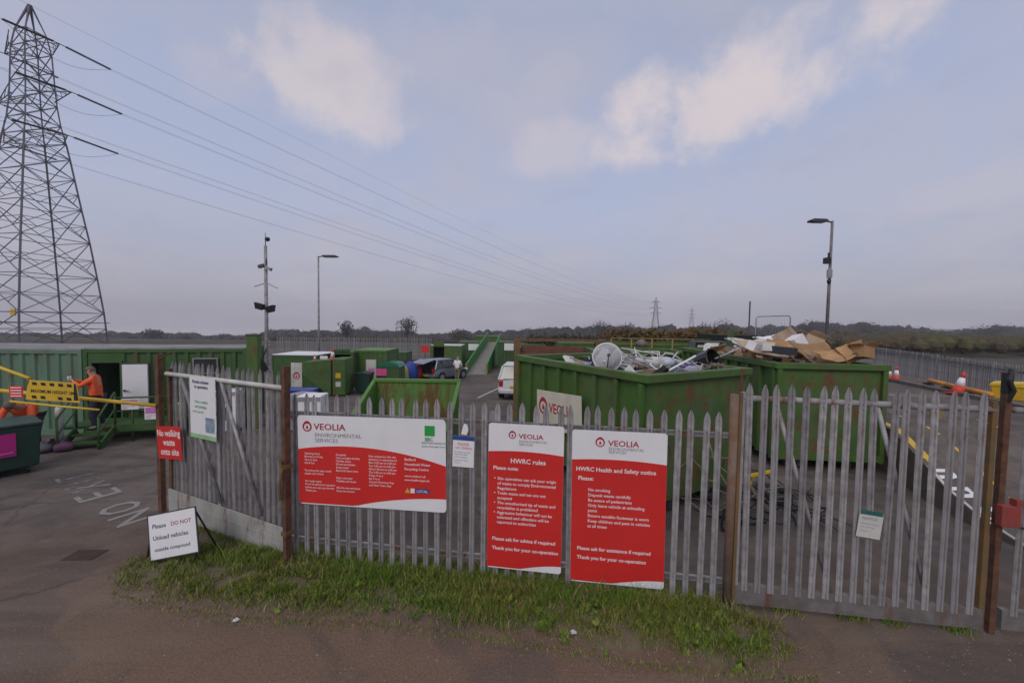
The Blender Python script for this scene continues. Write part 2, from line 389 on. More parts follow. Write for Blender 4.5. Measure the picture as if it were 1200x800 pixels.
def interp(tab, u):
    for (a, b), (c, d) in zip(tab, tab[1:]):
        if a <= u <= c: return lerp(b, d, (u-a)/(c-a))
    return tab[0][1] if u < tab[0][0] else tab[-1][1]
TOP = [(-80, 389), (60, 389), (150, 391), (200, 389), (250, 391), (320, 388), (380, 385), (430, 384), (470, 386), (520, 389), (580, 388), (600, 384), (650, 382), (690, 378),
       (720, 379), (760, 379), (800, 381), (850, 378), (900, 378), (960, 376), (1000, 377), (1040, 379), (1090, 383), (1130, 384), (1160, 380), (1210, 384), (1300, 384)]
# rising land on the skyline
mb = MB(); prof = []
for i in range(61):
    a = i/60; x = lerp(-2300, 2300, a)
    h = -17 + 5*noise.noise(Vector((x*.0016, 3, 0))) + 3*noise.noise(Vector((x*.005, 9, 0)))
    if x > -100: h += 16*sstep(-20, 180, x)
    prof.append((x, h))
rows = [(900, -18, 0), (1150, .35, 1), (1400, 1.0, 1), (1900, .6, 1)]
vsx = []
def hill_z(x, yy): u = 600 + F*x/yy; return D(u, interp(TOP, u) + 5.5, yy).z
for yy, k, w in rows:
    for x, h in prof: vsx.append((x, yy, G(x, yy) - 3 if not w else hill_z(x, yy)*(1 if yy < 1500 else 1) + 3*noise.noise(Vector((x*.01, 4, yy))) - (4 if yy > 1500 else 0) - (4 if yy < 1200 else 0)))
n_ = len(prof)
mb.add(vsx, [(r*n_+i, r*n_+i+1, (r+1)*n_+i+1, (r+1)*n_+i) for r in range(len(rows)-1) for i in range(n_-1)])
tag(mb.build('hills', WOOD, smooth=True), kind='structure')

# ------------------------------------------------------------------ woods, hedges and scrub in the valley
def clump(mb, c, rx, ry, rz, n, s, rnd, rough=.35, core=0.0):
    """leaf/twig-sized faces spread through a ragged crown"""
    sd = rnd.random()*100
    if core:
        nn, rw = 9, 5; b0 = []
        for j in range(rw+1):
            for i in range(nn):
                a = 2*PI*i/nn; ph = PI*j/rw; q = Vector((math.sin(ph)*math.cos(a), math.sin(ph)*math.sin(a), math.cos(ph))); k = core*(1+.35*noise.noise(q*1.9+Vector((sd, 2, 0))))
                b0.append(c+Vector((q.x*rx*k, q.y*ry*k, q.z*rz*k)))
        mb.add(b0, [(j*nn+i, j*nn+(i+1) % nn, (j+1)*nn+(i+1) % nn, (j+1)*nn+i) for j in range(rw) for i in range(nn)])
    for _ in range(n):
        th = rnd.random()*2*PI; ph = math.acos(rnd.uniform(-1, 1)); r = rnd.random()**.4
        d = Vector((math.sin(ph)*math.cos(th), math.sin(ph)*math.sin(th), math.cos(ph)))
        r = min(r*(1 + rough*2*noise.noise(d*1.7 + Vector((sd, 0, 0)))), 1.0)
        p = c + Vector((d.x*rx*r, d.y*ry*r, d.z*rz*r))
        a = Vector((rnd.gauss(0, 1), rnd.gauss(0, 1), rnd.gauss(0, 1))).normalized(); b_ = a.orthogonal().normalized(); q = s*rnd.uniform(.5, 1.3)
        mb.add([p - a*q, p + b_*q*.6, p + a*q, p - b_*q*.6], [(0, 1, 2, 3)])
rnd = random.Random(3)
def belt(name, mat, tab, y0, y1, n, wpx, faces, fs_, jit, u0, u1, maxh=18, core=.84):
    mb = MB()
    for i in range(n):
        u = rnd.uniform(u0, u1); y = rnd.uniform(y0, y1); v = interp(tab, u) + rnd.uniform(-.3, 1)*jit + 5.5*noise.noise(Vector((u*.045, y0*.01, 0))) + 2.5*noise.noise(Vector((u*.16, y0*.01, 7)))
        p = D(u, v, y); g = G(p.x, p.y); h = min(maxh, p.z - g)
        if h < 1: continue
        w = wpx*y/F*rnd.uniform(.6, 1.3)
        clump(mb, Vector((p.x, p.y, g + h*.5)), w, w, h*.50, faces, fs_*y/F, rnd, .35, core)
    return tag(mb.build(name, mat), kind='stuff')
tag(belt('woodland', WOOD, TOP, 270, 400, 700, 9, 230, .62, 2.0, -90, 1290, 30), 'band of bare grey woodland along the skyline', 'woodland')
mid = [(-80, 398), (150, 399), (300, 397), (420, 393), (520, 396), (600, 393), (700, 390), (860, 391), (930, 386), (1000, 387), (1060, 388), (1130, 391), (1200, 392), (1300, 394)]
tag(belt('scrub', SCRUBR, mid, 120, 210, 560, 14, 200, .8, 3, -90, 1290), 'brown leafless scrub covering the valley side', 'scrub')
tag(belt('scrub', SCRUBL, [(-90, 401), (100, 402), (300, 401), (460, 402), (600, 400), (720, 396), (900, 394)], 64, 110, 300, 16, 260, .8, 3, -90, 900, core=.7), 'low dark brown scrub just beyond the yard', 'scrub')
near = [(880, 396), (950, 394), (1010, 393), (1060, 389), (1110, 392), (1180, 391), (1290, 396)]
tag(belt('hedgerow', SCRUB, near, 62, 105, 460, 12, 420, .62, 3, 900, 1330, core=.62), 'olive green hedgerow behind the far boundary fence', 'hedgerow')

def bare_tree(u, vt, y, wpx, label, mat=TWIG, n=700, group='bare trees on the skyline'):
    p = D(u, vt, y); g = G(p.x, p.y); h = p.z - g; r = random.Random(int(u)); w = wpx*y/F/2
    t = empty('bare_tree', (p.x, p.y, g), 0, label, 'tree', group)
    m = MB(); m.tube((0, 0, 0), (0, 0, h*.5), h*.022, h*.012, 7)
    tips = []
    for k in range(26):
        a = k*2.4; z0 = h*r.uniform(.25, .6); el = r.uniform(.3, 1.2); l = r.uniform(.5, 1.0)
        e_ = Vector((math.cos(a)*w*l*math.cos(el), math.sin(a)*w*l*math.cos(el), z0 + (h-z0)*l*(.5+.5*math.sin(el))))
        s_ = Vector((0, 0, z0)); md = s_.lerp(e_, .5) + Vector((0, 0, h*.04)); m.path([s_, md, e_], [h*.010, h*.006, h*.002], 5); tips.append(e_); tips.append(md)
        for q in range(5):
            f_ = e_.lerp(s_, r.uniform(0, .6)); m.path([f_, f_ + Vector((r.gauss(0, w*.2), r.gauss(0, w*.2), r.uniform(.02, .16)*h))], [h*.003, h*.001], 4)
    m.build('trunk', BARK, t)
    c = MB()
    clump(c, Vector((0, 0, h*.64)), w, w, h*.37, n, y/F*.9, r, .3); c.build('crown', mat, t)
for a in [(477, 370, 170, 26, 'tall pale leafless tree rising above the others left of the car with open boot'),
          (405, 375, 180, 20, 'small round leafless tree right of the left lamp post'),
          (538, 385, 130, 24, 'low pale green budding tree behind the man in the white shirt', SCRUB),
          (705, 374, 240, 24, 'round dark bare tree above the metal skip'),
          (735, 377, 250, 24, 'broad dark bare tree left of the distant pylon'),
          (846, 373, 230, 30, 'round dark bare tree left of the thin black pole'),
          (826, 377, 240, 20, 'dark bare tree right of the farther distant pylon'),
          (948, 374, 220, 24, 'dark bare tree just left of the right lamp post'),
          (1018, 376, 230, 26, 'dark bare tree right of the right lamp post'),
          (1160, 377, 210, 40, 'lone spreading bare tree at the right end of the skyline'),
          (178, 385, 230, 22, 'dark bare tree above the dark green cabin')]:
    bare_tree(*a)
# ------------------------------------------------------------------ palisade fences and gates
PALES = {}
GATEB = M('gate_foot_steel', (.20, .185, .18), (.13, .11, .10), 5, .8, .1, .1, rust=.3, dirt=.6, streak=True)
POSTM = M('weathered_post', (.22, .16, .12), (.16, .085, .045), 4, .85, 0, .15, rust=.5, dirt=.4, streak=True)
def pale_mesh(h, w=.074):
    k = (round(h, 3), w)
    if k in PALES: return PALES[k]
    mb = MB(); a = w/2
    prof = [(-a, .010), (-a*.72, 0), (-a*.3, 0), (-a*.12, .012), (a*.12, .012), (a*.3, 0), (a*.72, 0), (a, .010)]
    def ring(z, sx, b=0): return [(x*sx, y, z) for x, y in prof] + [(x*sx, y+.004, z) for x, y in reversed(prof)]
    n = 16; rings = [ring(0, .9), ring(h-.10, 1), ring(h-.055, .74), ring(h, .16)]
    mb.add([p for r in rings for p in r], [(j*n+i, j*n+(i+1) % n, (j+1)*n+(i+1) % n, (j+1)*n+i) for j in range(3) for i in range(n)] + [tuple(range(n-1, -1, -1)), tuple(range(3*n, 4*n))])
    for z in (.28, h-.22): mb.tube((0, -.008, z), (0, .006, z), .009, n=6)
    me = bpy.data.meshes.new('pale'); me.from_pydata(mb.v, [], mb.f); me.materials.append(GALV); PALES[k] = me; return me
def add_pales(parent, s0, s1, n, h, z0=0.0, y=0.0, jit=.004, rust=0.0, flip=False, seed=1):
    r = random.Random(seed); me = pale_mesh(h)
    for i in range(n):
        o = bpy.data.objects.new('pale', me); COL.objects.link(o); o.parent = parent
        o.location = (lerp(s0, s1, i/(n-1)) + r.uniform(-1, 1)*jit, y, z0 + r.uniform(-1, 1)*.012)
        o.rotation_euler = (r.gauss(0, .006), r.gauss(0, .006) + (r.uniform(-.02, .02) if r.random() < .15 else 0), PI if flip else 0)
        if r.random() < rust:
            o.material_slots[0].link = 'OBJECT'; o.material_slots[0].material = GALVR
FP0, FP1 = W(339, 656), W(846, 711); FD = Vector((FP1.x-FP0.x, FP1.y-FP0.y, 0)); FLEN = FD.length; FD.normalize(); FANG = math.atan2(FD.y, FD.x)
FH = hit(600, 474, FP0, FD)[1]
print('fence', FP0, FP1, FLEN, 'H', FH)
t = empty('palisade_fence', FP0, FANG, 'grey galvanised palisade fence carrying the three big red and white boards', 'fence')
add_pales(t, .10, FLEN-.10, 36, FH, .02, 0, rust=.06, seed=4)
for z in (.30, FH-.24):
    m = MB(); m.box(0, FLEN, .012, .055, z-.022, z+.022); m.box(0, FLEN, .012, .018, z-.03, z+.03); m.build('rail', GALVR, t)
for s in (FLEN*.5,):
    m = MB(); m.box(s-.05, s+.05, .058, .068, 0, FH-.12); m.box(s-.006, s+.006, .068, .15, 0, FH-.12); m.box(s-.05, s+.05, .15, .158, 0, FH-.12); m.build('post', GALVR, t)

# left leaf: stands open, seen from its rail side
A0, A1 = W(199, 603), W(337, 658); d = Vector((A1.x-A0.x, A1.y-A0.y, 0)); LL = d.length; d.normalize(); ga = math.atan2(d.y, d.x)
lg = empty('palisade_gate', A0, ga, 'open palisade gate leaf with a pale kick plate, swung back at the left', 'gate', 'palisade gate leaves')
GH = FH*1.13
add_pales(lg, .06, LL-.08, 23, GH-.14, .14, .05, rust=.3, seed=9, flip=True)
r_ = MB(); r_.tube((0, 0, GH-.20), (LL, 0, GH-.20), .032, n=12); r_.build('top_rail', OFFW, lg, smooth=True)
r_ = MB(); r_.box(0, LL, -.012, .008, .03, .44); r_.box(0, LL, -.018, -.0125, .27, .285); r_.build('kick_plate', M('kick_plate_paint', (.40, .39, .36), (.33, .32, .30), 3, .7, 0, .05, rust=.30, dirt=.4, streak=True), lg)
for a, b in ((.16, .50), (.52, .82)):
    r_ = MB(); r_.tube((LL*a, -.012, GH-.23), (LL*b, -.012, .50), .024, n=10); r_.build('brace', GALV, lg, smooth=True)
for s, mt in ((.02, RUST), (LL*.47, GALVR), (LL-.04, RUST)):
    r_ = MB(); r_.box(s-.035, s+.035, .012, .045, .06, GH-.12); r_.build('stile', mt, lg)
pst = empty('gate_post', W(191, 600), ga, 'rusty brown gate post at the left end of the open gate leaf', 'post', 'rusty gate posts')
m = MB(); m.box(-.035, .035, -.035, .035, 0, GH+.10); m.box(-.10, -.06, -.02, .02, 0, GH+.0); m.build('upright', RUST, pst)
m = MB(); m.bar((-.0, 0, GH+.02), (.42, -.05, GH+.15), .018); m.build('hook_rod', RUST, pst)
pst = empty('gate_post', W(337, 663), ga, 'rusty gate post where the fence meets the open gate leaf', 'post', 'rusty gate posts')
m = MB(); m.box(-.03, .03, -.04, .04, 0, GH+.10); m.build('upright', RUST, pst)
m = MB(); m.path([(-.03, -.07, .9), (-.01, -.09, 1.1), (.02, -.07, 1.3), (-.02, -.08, 1.42)], .018); m.build('chain', RUSTY_OCHRE, pst)
for z in (.42, 1.3): m = MB(); m.box(-.045, .045, -.055, .055, z, z+.05); m.build('hinge', RUSTY_OCHRE, pst)

# right leaf: closed
B0, B1 = W(866, 712), W(1152, 743); d = Vector((B1.x-B0.x, B1.y-B0.y, 0)); RL = d.length; d.normalize(); rb = math.atan2(d.y, d.x)
RGH = hit(1000, 459, B0, d)[1]; RGH += .05; print('gate', B0, B1, RL, RGH)
rg = empty('palisade_gate', B0, rb, 'closed palisade gate leaf with a paper notice tied to it, at the right', 'gate', 'palisade gate leaves')
add_pales(rg, .05, RL-.13, 17, RGH-.20, .20, 0, rust=.22, seed=13)
r_ = MB(); r_.tube((-.05, .045, RGH-.17), (RL, .045, RGH-.19), .034, n=12); r_.build('top_rail', GALVR, rg, smooth=True)
r_ = MB(); r_.box(-.05, RL, .012, .075, .05, .26); r_.box(-.05, RL, .0, .011, .05, .075); r_.build('bottom_rail', GATEB, rg)
for a, b in ((.13, .40), (.55, .80)):
    r_ = MB(); r_.tube((RL*a, .055, RGH-.2), (RL*b, .055, .26), .022, n=10); r_.build('brace', GALV, rg, smooth=True)
for s in (-.04, RL-.02):
    r_ = MB(); r_.box(s-.022, s+.022, .014, .06, .05, RGH-.1); r_.build('stile', RUSTY_OCHRE if s > 0 else GALVR, rg)
pst = empty('gate_post', W(851, 711), rb, 'round rusty gate post with a thin rod at the closed gate', 'post', 'rusty gate posts')
m = MB(); m.tube((0, 0, 0), (0, 0, RGH-.12), .045, n=16); m.build('upright', POSTM, pst, smooth=True)
m = MB(); m.box(.046, .078, -.02, .03, 0, RGH-.1); m.build('angle_bar', RUSTY_OCHRE, pst)
m = MB(); m.tube((.07, .05, RGH-.5), (.085, .05, RGH+.16), .012, n=8); m.build('rod', RUST, pst)
rp = W(1161, 742); pst = empty('gate_post', rp, rb, 'tall rusty gate post with a black top beside the red lock box', 'post', 'rusty gate posts')
m = MB(); m.box(-.028, .028, -.01, .045, 0, RGH-.02); m.build('upright', RUST, pst)
m = MB(); m.box(-.03, .03, -.012, .046, RGH-.018, RGH+.20); m.path([(0, 0, RGH-.1), (.02, -.03, RGH+.02), (-.02, -.02, RGH+.13), (.01, 0, RGH+.24)], .022); m.build('cap', BLACK, pst)
lb = empty('lock_box', rp + Vector((.02, -.02, 0)), rb, 'red painted lock box on the tall rusty gate post', 'lock box')
zb = D(1175, 600, rp.y).z
m = MB(); m.box(-.10, .07, -.09, -.02, zb-.11, zb+.11); m.build('casing', M('faded_red', (.30, .045, .035), (.24, .05, .04), 5, .7, rust=.15, dirt=.3), lb, bevel=.008)
m = MB(); m.box(.02, .07, -.09, -.02, zb+.112, zb+.18); m.build('tab', MATS['faded_red'], lb)
m = MB(); m.path([(.05, -.06, zb-.1), (.12, -.07, zb-.12), (.2, -.05, zb-.1)], .012); m.build('bolt', BLACK, lb)
# next leaf, running out of the picture on the right
C0 = rp + Vector((d.x, d.y, 0))*.10
rg2 = empty('palisade_gate', C0, rb - .03, 'palisade gate leaf right of the red lock box, cut off by the picture edge', 'gate', 'palisade gate leaves')
add_pales(rg2, .10, 2.7, 17, RGH-.20, .20, 0, rust=.2, seed=17)
r_ = MB(); r_.tube((0, .045, RGH-.19), (2.8, .045, RGH-.19), .034, n=12); r_.build('top_rail', GALVR, rg2, smooth=True)
r_ = MB(); r_.box(0, 2.8, .012, .075, .05, .26); r_.build('bottom_rail', GATEB, rg2)

# ------------------------------------------------------------------ notice boards on the fence
def rrect(w, h, r, n=5):
    pts = []
    for cx_, cz, a0 in ((w-r, r, -PI/2), (w-r, h-r, 0), (r, h-r, PI/2), (r, r, PI)):
        pts += [(cx_+r*math.cos(a0+PI/2*i/n), cz+r*math.sin(a0+PI/2*i/n)) for i in range(n+1)]
    return pts
def ring2(mb, cx_, cz, r, th, y, n=28, sx=1.0):
    """logo: ring with a drop inside"""
    vs_ = []
    for i in range(n):
        a = 2*PI*i/n; k = 1 + .18*max(0, math.sin(a))**6
        vs_ += [(cx_+r*k*math.cos(a)*sx, y, cz+r*k*math.sin(a)), (cx_+(r-th)*math.cos(a)*sx, y, cz-r*.06+(r-th)*math.sin(a))]
    mb.add(vs_, [(2*i, 2*((i+1) % n), 2*((i+1) % n)+1, 2*i+1) for i in range(n)])
    rr = r*.26; pts = [(cx_+rr*math.cos(a)*sx, y, cz-r*.2+rr*math.sin(a)) for a in [PI*(.9+1.2*i/10) for i in range(11)]] + [(cx_, y, cz+r*.35)]
    mb.add(pts, [tuple(range(len(pts)))])
def place_sign(name, P, dvec, u0, u1, vt0, vb0, vt1, vb1, off, label, cat='sign', group=None):
    s0, a = hit(u0, vt0, P, dvec); _, b = hit(u0, vb0, P, dvec); s1, c = hit(u1, vt1, P, dvec); _, e_ = hit(u1, vb1, P, dvec)
    w = s1-s0; top = (a+c)/2; bot = (b+e_)/2
    o = P + dvec*s0; n = Vector((-dvec.y, dvec.x, 0)); o = o - n*off
    ang = math.atan2(dvec.y, dvec.x); tilt = math.atan2(c-a, w)
    t = empty(name, (o.x, o.y, bot), ang, label, cat, group)
    t.rotation_euler = (0, -math.atan2((c+e_)/2-(a+b)/2, w), ang)
    print(label, 'w', round(w, 2), 'h', round(top-bot, 2), 'tilt', round(math.degrees(tilt), 1)); return t, w, top-bot
def lettering(t, items, mat, y=-.008, name='lettering', bold=0.0, mb=None):
    m = text_mb(items, mb, bold); o = m.build(name, mat, t, loc=(0, y, 0)); return o
def red_swoosh(w, h, ztop, zl, zr, zbl, zbr, xb0):
    """red field: arched top edge, shallow white sweep at the lower right; closed polygon"""
    pts = []; n = 20
    for i in range(n+1):
        x = w*i/n; a = i/n
        if x < xb0: z = zbl
        else: q = (x-xb0)/(w-xb0); z = zbl + (zbr-zbl)*math.sin(q*PI/2)**1.0
        pts.append((x, z))
    for i in range(n, -1, -1):
        a = i/n; z = (1-a)**2*zl + 2*a*(1-a)*ztop + a*a*zr
        pts.append((w*a, z))
    return pts
# wide board
t, w, h = place_sign('notice_board', FP0, FD, 352, 525, 487, 590, 493, 601, .025, 'wide white and red recycling centre board, widest of the boards on the fence', group='boards on the palisade fence')
MB().prism(rrect(w, h, .05), -.004, 0).build('board', WHITE, t)
sw = []; n = 24
for i in range(n+1):
    a = i/n; z = .01*h if a < .4 else .01*h + .135*h*math.sin((a-.4)/.6*PI/2)**.8
    if a < .4: z = .012*h
    sw.append((.001+(w-.002)*a, z))
for i in range(n, -1, -1):
    a = i/n; z = h*(.62*(1-a)**2 + 2*a*(1-a)*.76 + a*a*.50); sw.append((.001+(w-.002)*a, z))
MB().prism(sw, -.006, -.004).build('red_field', RED, t)
m = MB(); ring2(m, .068*w, .875*h, .038*w*.85, .010*w, 0); text_mb([('VEOLIA', .115*w, .845*h, .098*h, 'LEFT', .012, 1.15)], m); lettering(t, [], REDD, mb=m, name='logo')
lettering(t, [('ENVIRONMENTAL', .12*w, .765*h, .062*h, 'LEFT', 0, 1.1), ('SERVICES', .12*w, .705*h, .062*h, 'LEFT', 0, 1.1),
              ('BEDFORD BOROUGH', .845*w, .735*h, .030*h, 'LEFT', .01), ('Bedford Borough Council', .845*w, .70*h, .026*h, 'LEFT', .01)], GREYT, name='small_print')
m = MB(); m.box(.865*w, .93*w, 0, .001, .82*h, .93*h); text_mb([('BBC', .865*w, .765*h, .055*h, 'LEFT', .02, .9)], m); lettering(t, [], GREENS, mb=m, name='council_emblem')
s = .0300*h
c1 = [('Opening times', 0), ('Monday to Friday', 1), ('9am to 6pm', 2), ('Sat & Sun', 3), ('Recycling this way round', 5.4), ('please sort it first', 6.4), ('No trade waste', 8.8), ('Proof of address is required', 9.8), ('before you can use the site', 10.8), ('Thank you', 11.8)]
c2 = [('Accepted', 0), ('Cans and glass bottles', 1), ('Garden waste', 2), ('Wood and timber', 3), ('Scrap metal', 4), ('Electrical items here', 5), ('Paper and card', 7.3), ('Textiles and shoes', 8.3), ('Ask the site attendant', 10.4), ('if you are unsure', 11.4)]
c3 = [('Not accepted at this site', 0), ('Asbestos or plasterboard', 1), ('Mon 9.00 am to 6.00 pm', 2), ('Tue 9.00 am to 6.00 pm', 3), ('Wed 9.00 am to 6.00 pm', 4), ('Thu 9.00 am to 6.00 pm', 5), ('Friday 9 to 6', 6), ('Sat 9 to 6', 7), ('Closed Christmas Day', 8), ('and New Years Day', 9)]
items = []
for col, x in ((c1, .045), (c2, .265), (c3, .49)):
    for q, k in col: items.append((q, x*w, .565*h - k*s*1.18, s*1.05, 'LEFT', .006))
for q, k, sz in (('Bedford', 0, 1.3), ('Household Waste', 1.45, 1.3), ('Recycling Centre', 2.9, 1.3), ('www.veolia.co.uk', 5.0, 1.1), ('www.bedford.gov.uk', 6.2, 1.1)): items.append((q, .73*w, .545*h - k*s*1.18, s*sz, 'LEFT', .010))
lettering(t, items, WTXT)
m = MB(); m.box(.80*w, .89*w, 0, .001, .195*h, .245*h); lettering(t, [], BLUES, mb=m, name='blue_logo', y=-.008)
m = MB(); m.add([(.73*w, 0, .195*h), (.765*w, 0, .195*h), (.748*w, 0, .25*h)], [(0, 1, 2)]); lettering(t, [], YEL, mb=m, name='yellow_logo', y=-.008)
m = MB(); m.box(.768*w, .795*w, 0, .001, .195*h, .245*h); text_mb([('LOCAL', .808*w, .205*h, .04*h, 'LEFT', .01)], m); lettering(t, [], WTXT, mb=m, name='white_logo', y=-.0095)
# rules board
def tall_board(t, w, h, logo_x, body, heads, logo_t='VEOLIA'):
    MB().prism(rrect(w, h, .035), -.004, 0).build('board', WHITE, t)
    sw = []
    for i in range(n+1):
        a = i/n; z = .008*h if a < .45 else .008*h + .042*h*math.sin((a-.45)/.55*PI/2); sw.append((.001+(w-.002)*a, z))
    for i in range(n, -1, -1):
        a = i/n; z = h*(.805*(1-a)**2 + 2*a*(1-a)*.83 + a*a*.80); sw.append((.001+(w-.002)*a, z))
    MB().prism(sw, -.006, -.004).build('red_field', RED, t)
    m = MB(); ring2(m, logo_x*w, .925*h, .05*w, .014*w, 0); text_mb([(logo_t, (logo_x+.085)*w, .905*h, .088*w, 'LEFT', .014, 1.1)], m); lettering(t, [], REDD, mb=m, name='logo')
    lettering(t, [('ENVIRONMENTAL', (logo_x+.09)*w, .878*h, .046*w), ('SERVICES', (logo_x+.09)*w, .857*h, .046*w)], GREYT, name='small_print')
    lettering(t, [(q, x*w, z*h, sz*w, 'LEFT', .02 if k else .012) for q, x, z, sz, k in body], WTXT)
t, w, h = place_sign('notice_board', FP0, FD, 573, 661, 494, 662, 499, 671, .025, 'red and white site rules board, narrower of the two tall boards', group='boards on the palisade fence')
b1 = [('HWRC rules', .30, .735, .088, 1), ('Please note:', .07, .685, .07, 1)]
for i, q in enumerate(['Site operatives can ask your origin', 'of waste to comply Environmental', 'Regulations', 'Trade waste and tax are not', 'accepted', 'The unauthorised tip of waste and', 'recyclables is prohibited', 'Aggressive behaviour will not be', 'tolerated and offenders will be', 'reported to authorities']):
    b1.append((q, .13, .615 - i*.0335, .056, 0))
    if i in (0, 3, 5, 7): b1.append(('•', .085, .615 - i*.0335, .06, 1))
b1 += [('Please ask for advice if required', .07, .195, .066, 1), ('Thank you for your co-operation', .07, .130, .066, 1)]
tall_board(t, w, h, .32, b1, None)
t, w, h = place_sign('notice_board', FP0, FD, 672, 783, 502, 679, 508, 689, .027, 'red and white health and safety board, wider of the two tall boards', group='boards on the palisade fence')
b2 = [('HWRC Health and Safety notice', .045, .735, .064, 1), ('Please:', .07, .675, .062, 1)]
for i, q in enumerate(['No smoking', 'Deposit waste carefully', 'Be aware of pedestrians', 'Only leave vehicle at unloading', 'point', 'Ensure sensible footwear is worn', 'Keep children and pets in vehicles', 'at all times']):
    b2.append((q, .18, .605 - i*.034, .048, 0))
b2 += [('Please ask for assistance if required', .07, .215, .055, 1), ('Thank you for your co-operation', .07, .155, .055, 1)]
tall_board(t, w, h, .30, b2, None)
# small blue-headed notice and white tag
t, w, h = place_sign('small_notice', FP0, FD, 531, 556, 509, 545, 511, 547, .02, 'small white notice with a dark blue header beside the wide board')
MB().box(0, w, -.003, 0, 0, h).build('board', WHITE, t); MB().box(0, w, -.004, -.003, h*.86, h).build('header', BLUES, t)
lettering(t, [('PLEASE', .22*w, .70*h, .12*h, 'LEFT', .02), ('NO TIPPING', .12*w, .58*h, .10*h, 'LEFT', .02)], M('pale_red_print', (.75, .25, .22), None, 3, .6), y=-.0045)
lettering(t, [('Do not leave any waste', .08*w, .46*h, .055*h), ('outside these gates', .08*w, .39*h, .055*h), ('CCTV in operation', .08*w, .30*h, .055*h), ('Fly tipping is an offence', .08*w, .20*h, .05*h), ('Thank you', .08*w, .12*h, .05*h)], NAVY, y=-.0045, name='small_print')
t, w, h = place_sign('paper_tag', FP0, FD, 541, 549, 496, 508, 497, 509, .018, 'torn white paper tag above the small blue-headed notice', 'tag')
MB().prism([(0, 0), (w*.8, 0), (w, h*.5), (w*.8, h), (w*.3, h*1.1), (w*.1, h*.5)], -.002, 0).build('paper', WHITE, t)
# notices on the open leaf
ld = Vector((math.cos(ga), math.sin(ga), 0))
t, w, h = place_sign('notice_board', A0, ld, 227, 257, 440, 510, 444, 516, .05, 'white poster with green print hung on the open gate leaf', group='notices on the gates')
MB().box(0, w, -.004, 0, 0, h).build('board', WHITE, t)
lettering(t, [('Permit scheme', .12*w, .90*h, .075*h, 'LEFT', .015), ('in operation', .2*w, .82*h, .075*h, 'LEFT', .015)], NAVY)
lettering(t, [('Vans, trailers', .2*w, .58*h, .07*h), ('and pickups', .2*w, .50*h, .07*h), ('need a permit', .1*w, .42*h, .055*h)], GREENS, name='green_print')
m = MB(); m.box(.6*w, .95*w, -.006, -.004, .12*h, .36*h); m.build('picture', M('printed_picture', (.12, .18, .30), (.35, .42, .45), 14, .6), t)
MB().box(.0, w, -.0055, -.004, 0, .07*h).build('footer', M('pale_green_print', (.35, .60, .30), None, 4, .6), t)
t, w, h = place_sign('notice_board', A0, ld, 191, 219, 501, 538, 502, 540, .06, 'small red notice about walking waste onto site on the open gate leaf', group='notices on the gates')
MB().box(0, w, -.004, 0, 0, h).build('board', RED, t)
lettering(t, [('No walking', .5*w, .70*h, .21*w, 'CENTER', .02), ('waste', .5*w, .42*h, .21*w, 'CENTER', .02), ('onto site', .5*w, .13*h, .21*w, 'CENTER', .02)], WTXT, y=-.0055)
# paper tied to the right leaf
rd = Vector((math.cos(rb), math.sin(rb), 0))
t, w, h = place_sign('paper_notice', B0, rd, 1003, 1031, 594, 625, 599, 630, .02, 'paper notice with a green header tied to the closed gate leaf', group='notices on the gates')
t.rotation_euler = (0, .10, rb)
MB().box(0, w, -.003, 0, 0, h).build('sheet', OFFW, t); MB().box(.02*w, w*.98, -.004, -.003, h*.86, h*1.02).build('header', M('teal_print', (.03, .14, .13), None, 4, .5), t)
lettering(t, [('NOTICE', .12*w, .68*h, .14*h, 'LEFT', .01), ('Please keep this gate', .1*w, .5*h, .075*h), ('clear at all times', .1*w, .38*h, .075*h), ('Thank you', .1*w, .22*h, .075*h)], GREYT, y=-.0045)
# white board leaning on a wire stand on the verge
q = D(203, 625, 4.95)
t = empty('sandwich_board', (q.x, q.y, 0), FANG + .10, 'tilted white board on black wire legs at the left tip of the verge', 'sign')
bm_ = Matrix.Translation((0, 0, q.z)) @ Matrix.Rotation(math.radians(-13), 4, 'Y') @ Matrix.Rotation(math.radians(-10), 4, 'X')
w, h = .66, .56
o = MB().box(-w/2, w/2, -.005, .005, -h/2, h/2).build('board', WHITE, t); o.matrix_local = bm_
m = MB()
for a, b in (((-w/2, -h/2), (w/2, -h/2)), ((w/2, -h/2), (w/2, h/2)), ((w/2, h/2), (-w/2, h/2)), ((-w/2, h/2), (-w/2, -h/2))): m.bar((a[0], 0, a[1]), (b[0], 0, b[1]), .014)
o = m.build('frame', DGREY, t); o.matrix_local = bm_
o = lettering(t, [('Please', -.42*w, .19*h, .125*h*1.1, 'LEFT', .015), ('Unload vehicles', -.42*w, -.07*h, .125*h*1.1, 'LEFT', .015), ('outside compound', -.40*w, -.32*h, .11*h*1.05, 'LEFT', .015)], M('dark_grey_print', (.08, .08, .12), None, 4, .6)); o.matrix_local = bm_ @ Matrix.Translation((0, -.0065, 0))
o = lettering(t, [('DO NOT', -.03*w, .19*h, .125*h*1.0, 'LEFT', .012)], M('red_print', (.45, .06, .07), None, 4, .6), name='red_lettering'); o.matrix_local = bm_ @ Matrix.Translation((0, -.0065, 0))
for sx in (-1, 1):
    m = MB(); m.path([bm_ @ Vector((sx*w/2, 0, -h*.1)), (sx*w/2 - .06, .02, .0)], .011); m.path([bm_ @ Vector((sx*w/2, 0, h*.4)), (sx*w/2 + .02, .33, .0)], .011); m.build('leg', BLACK, t)
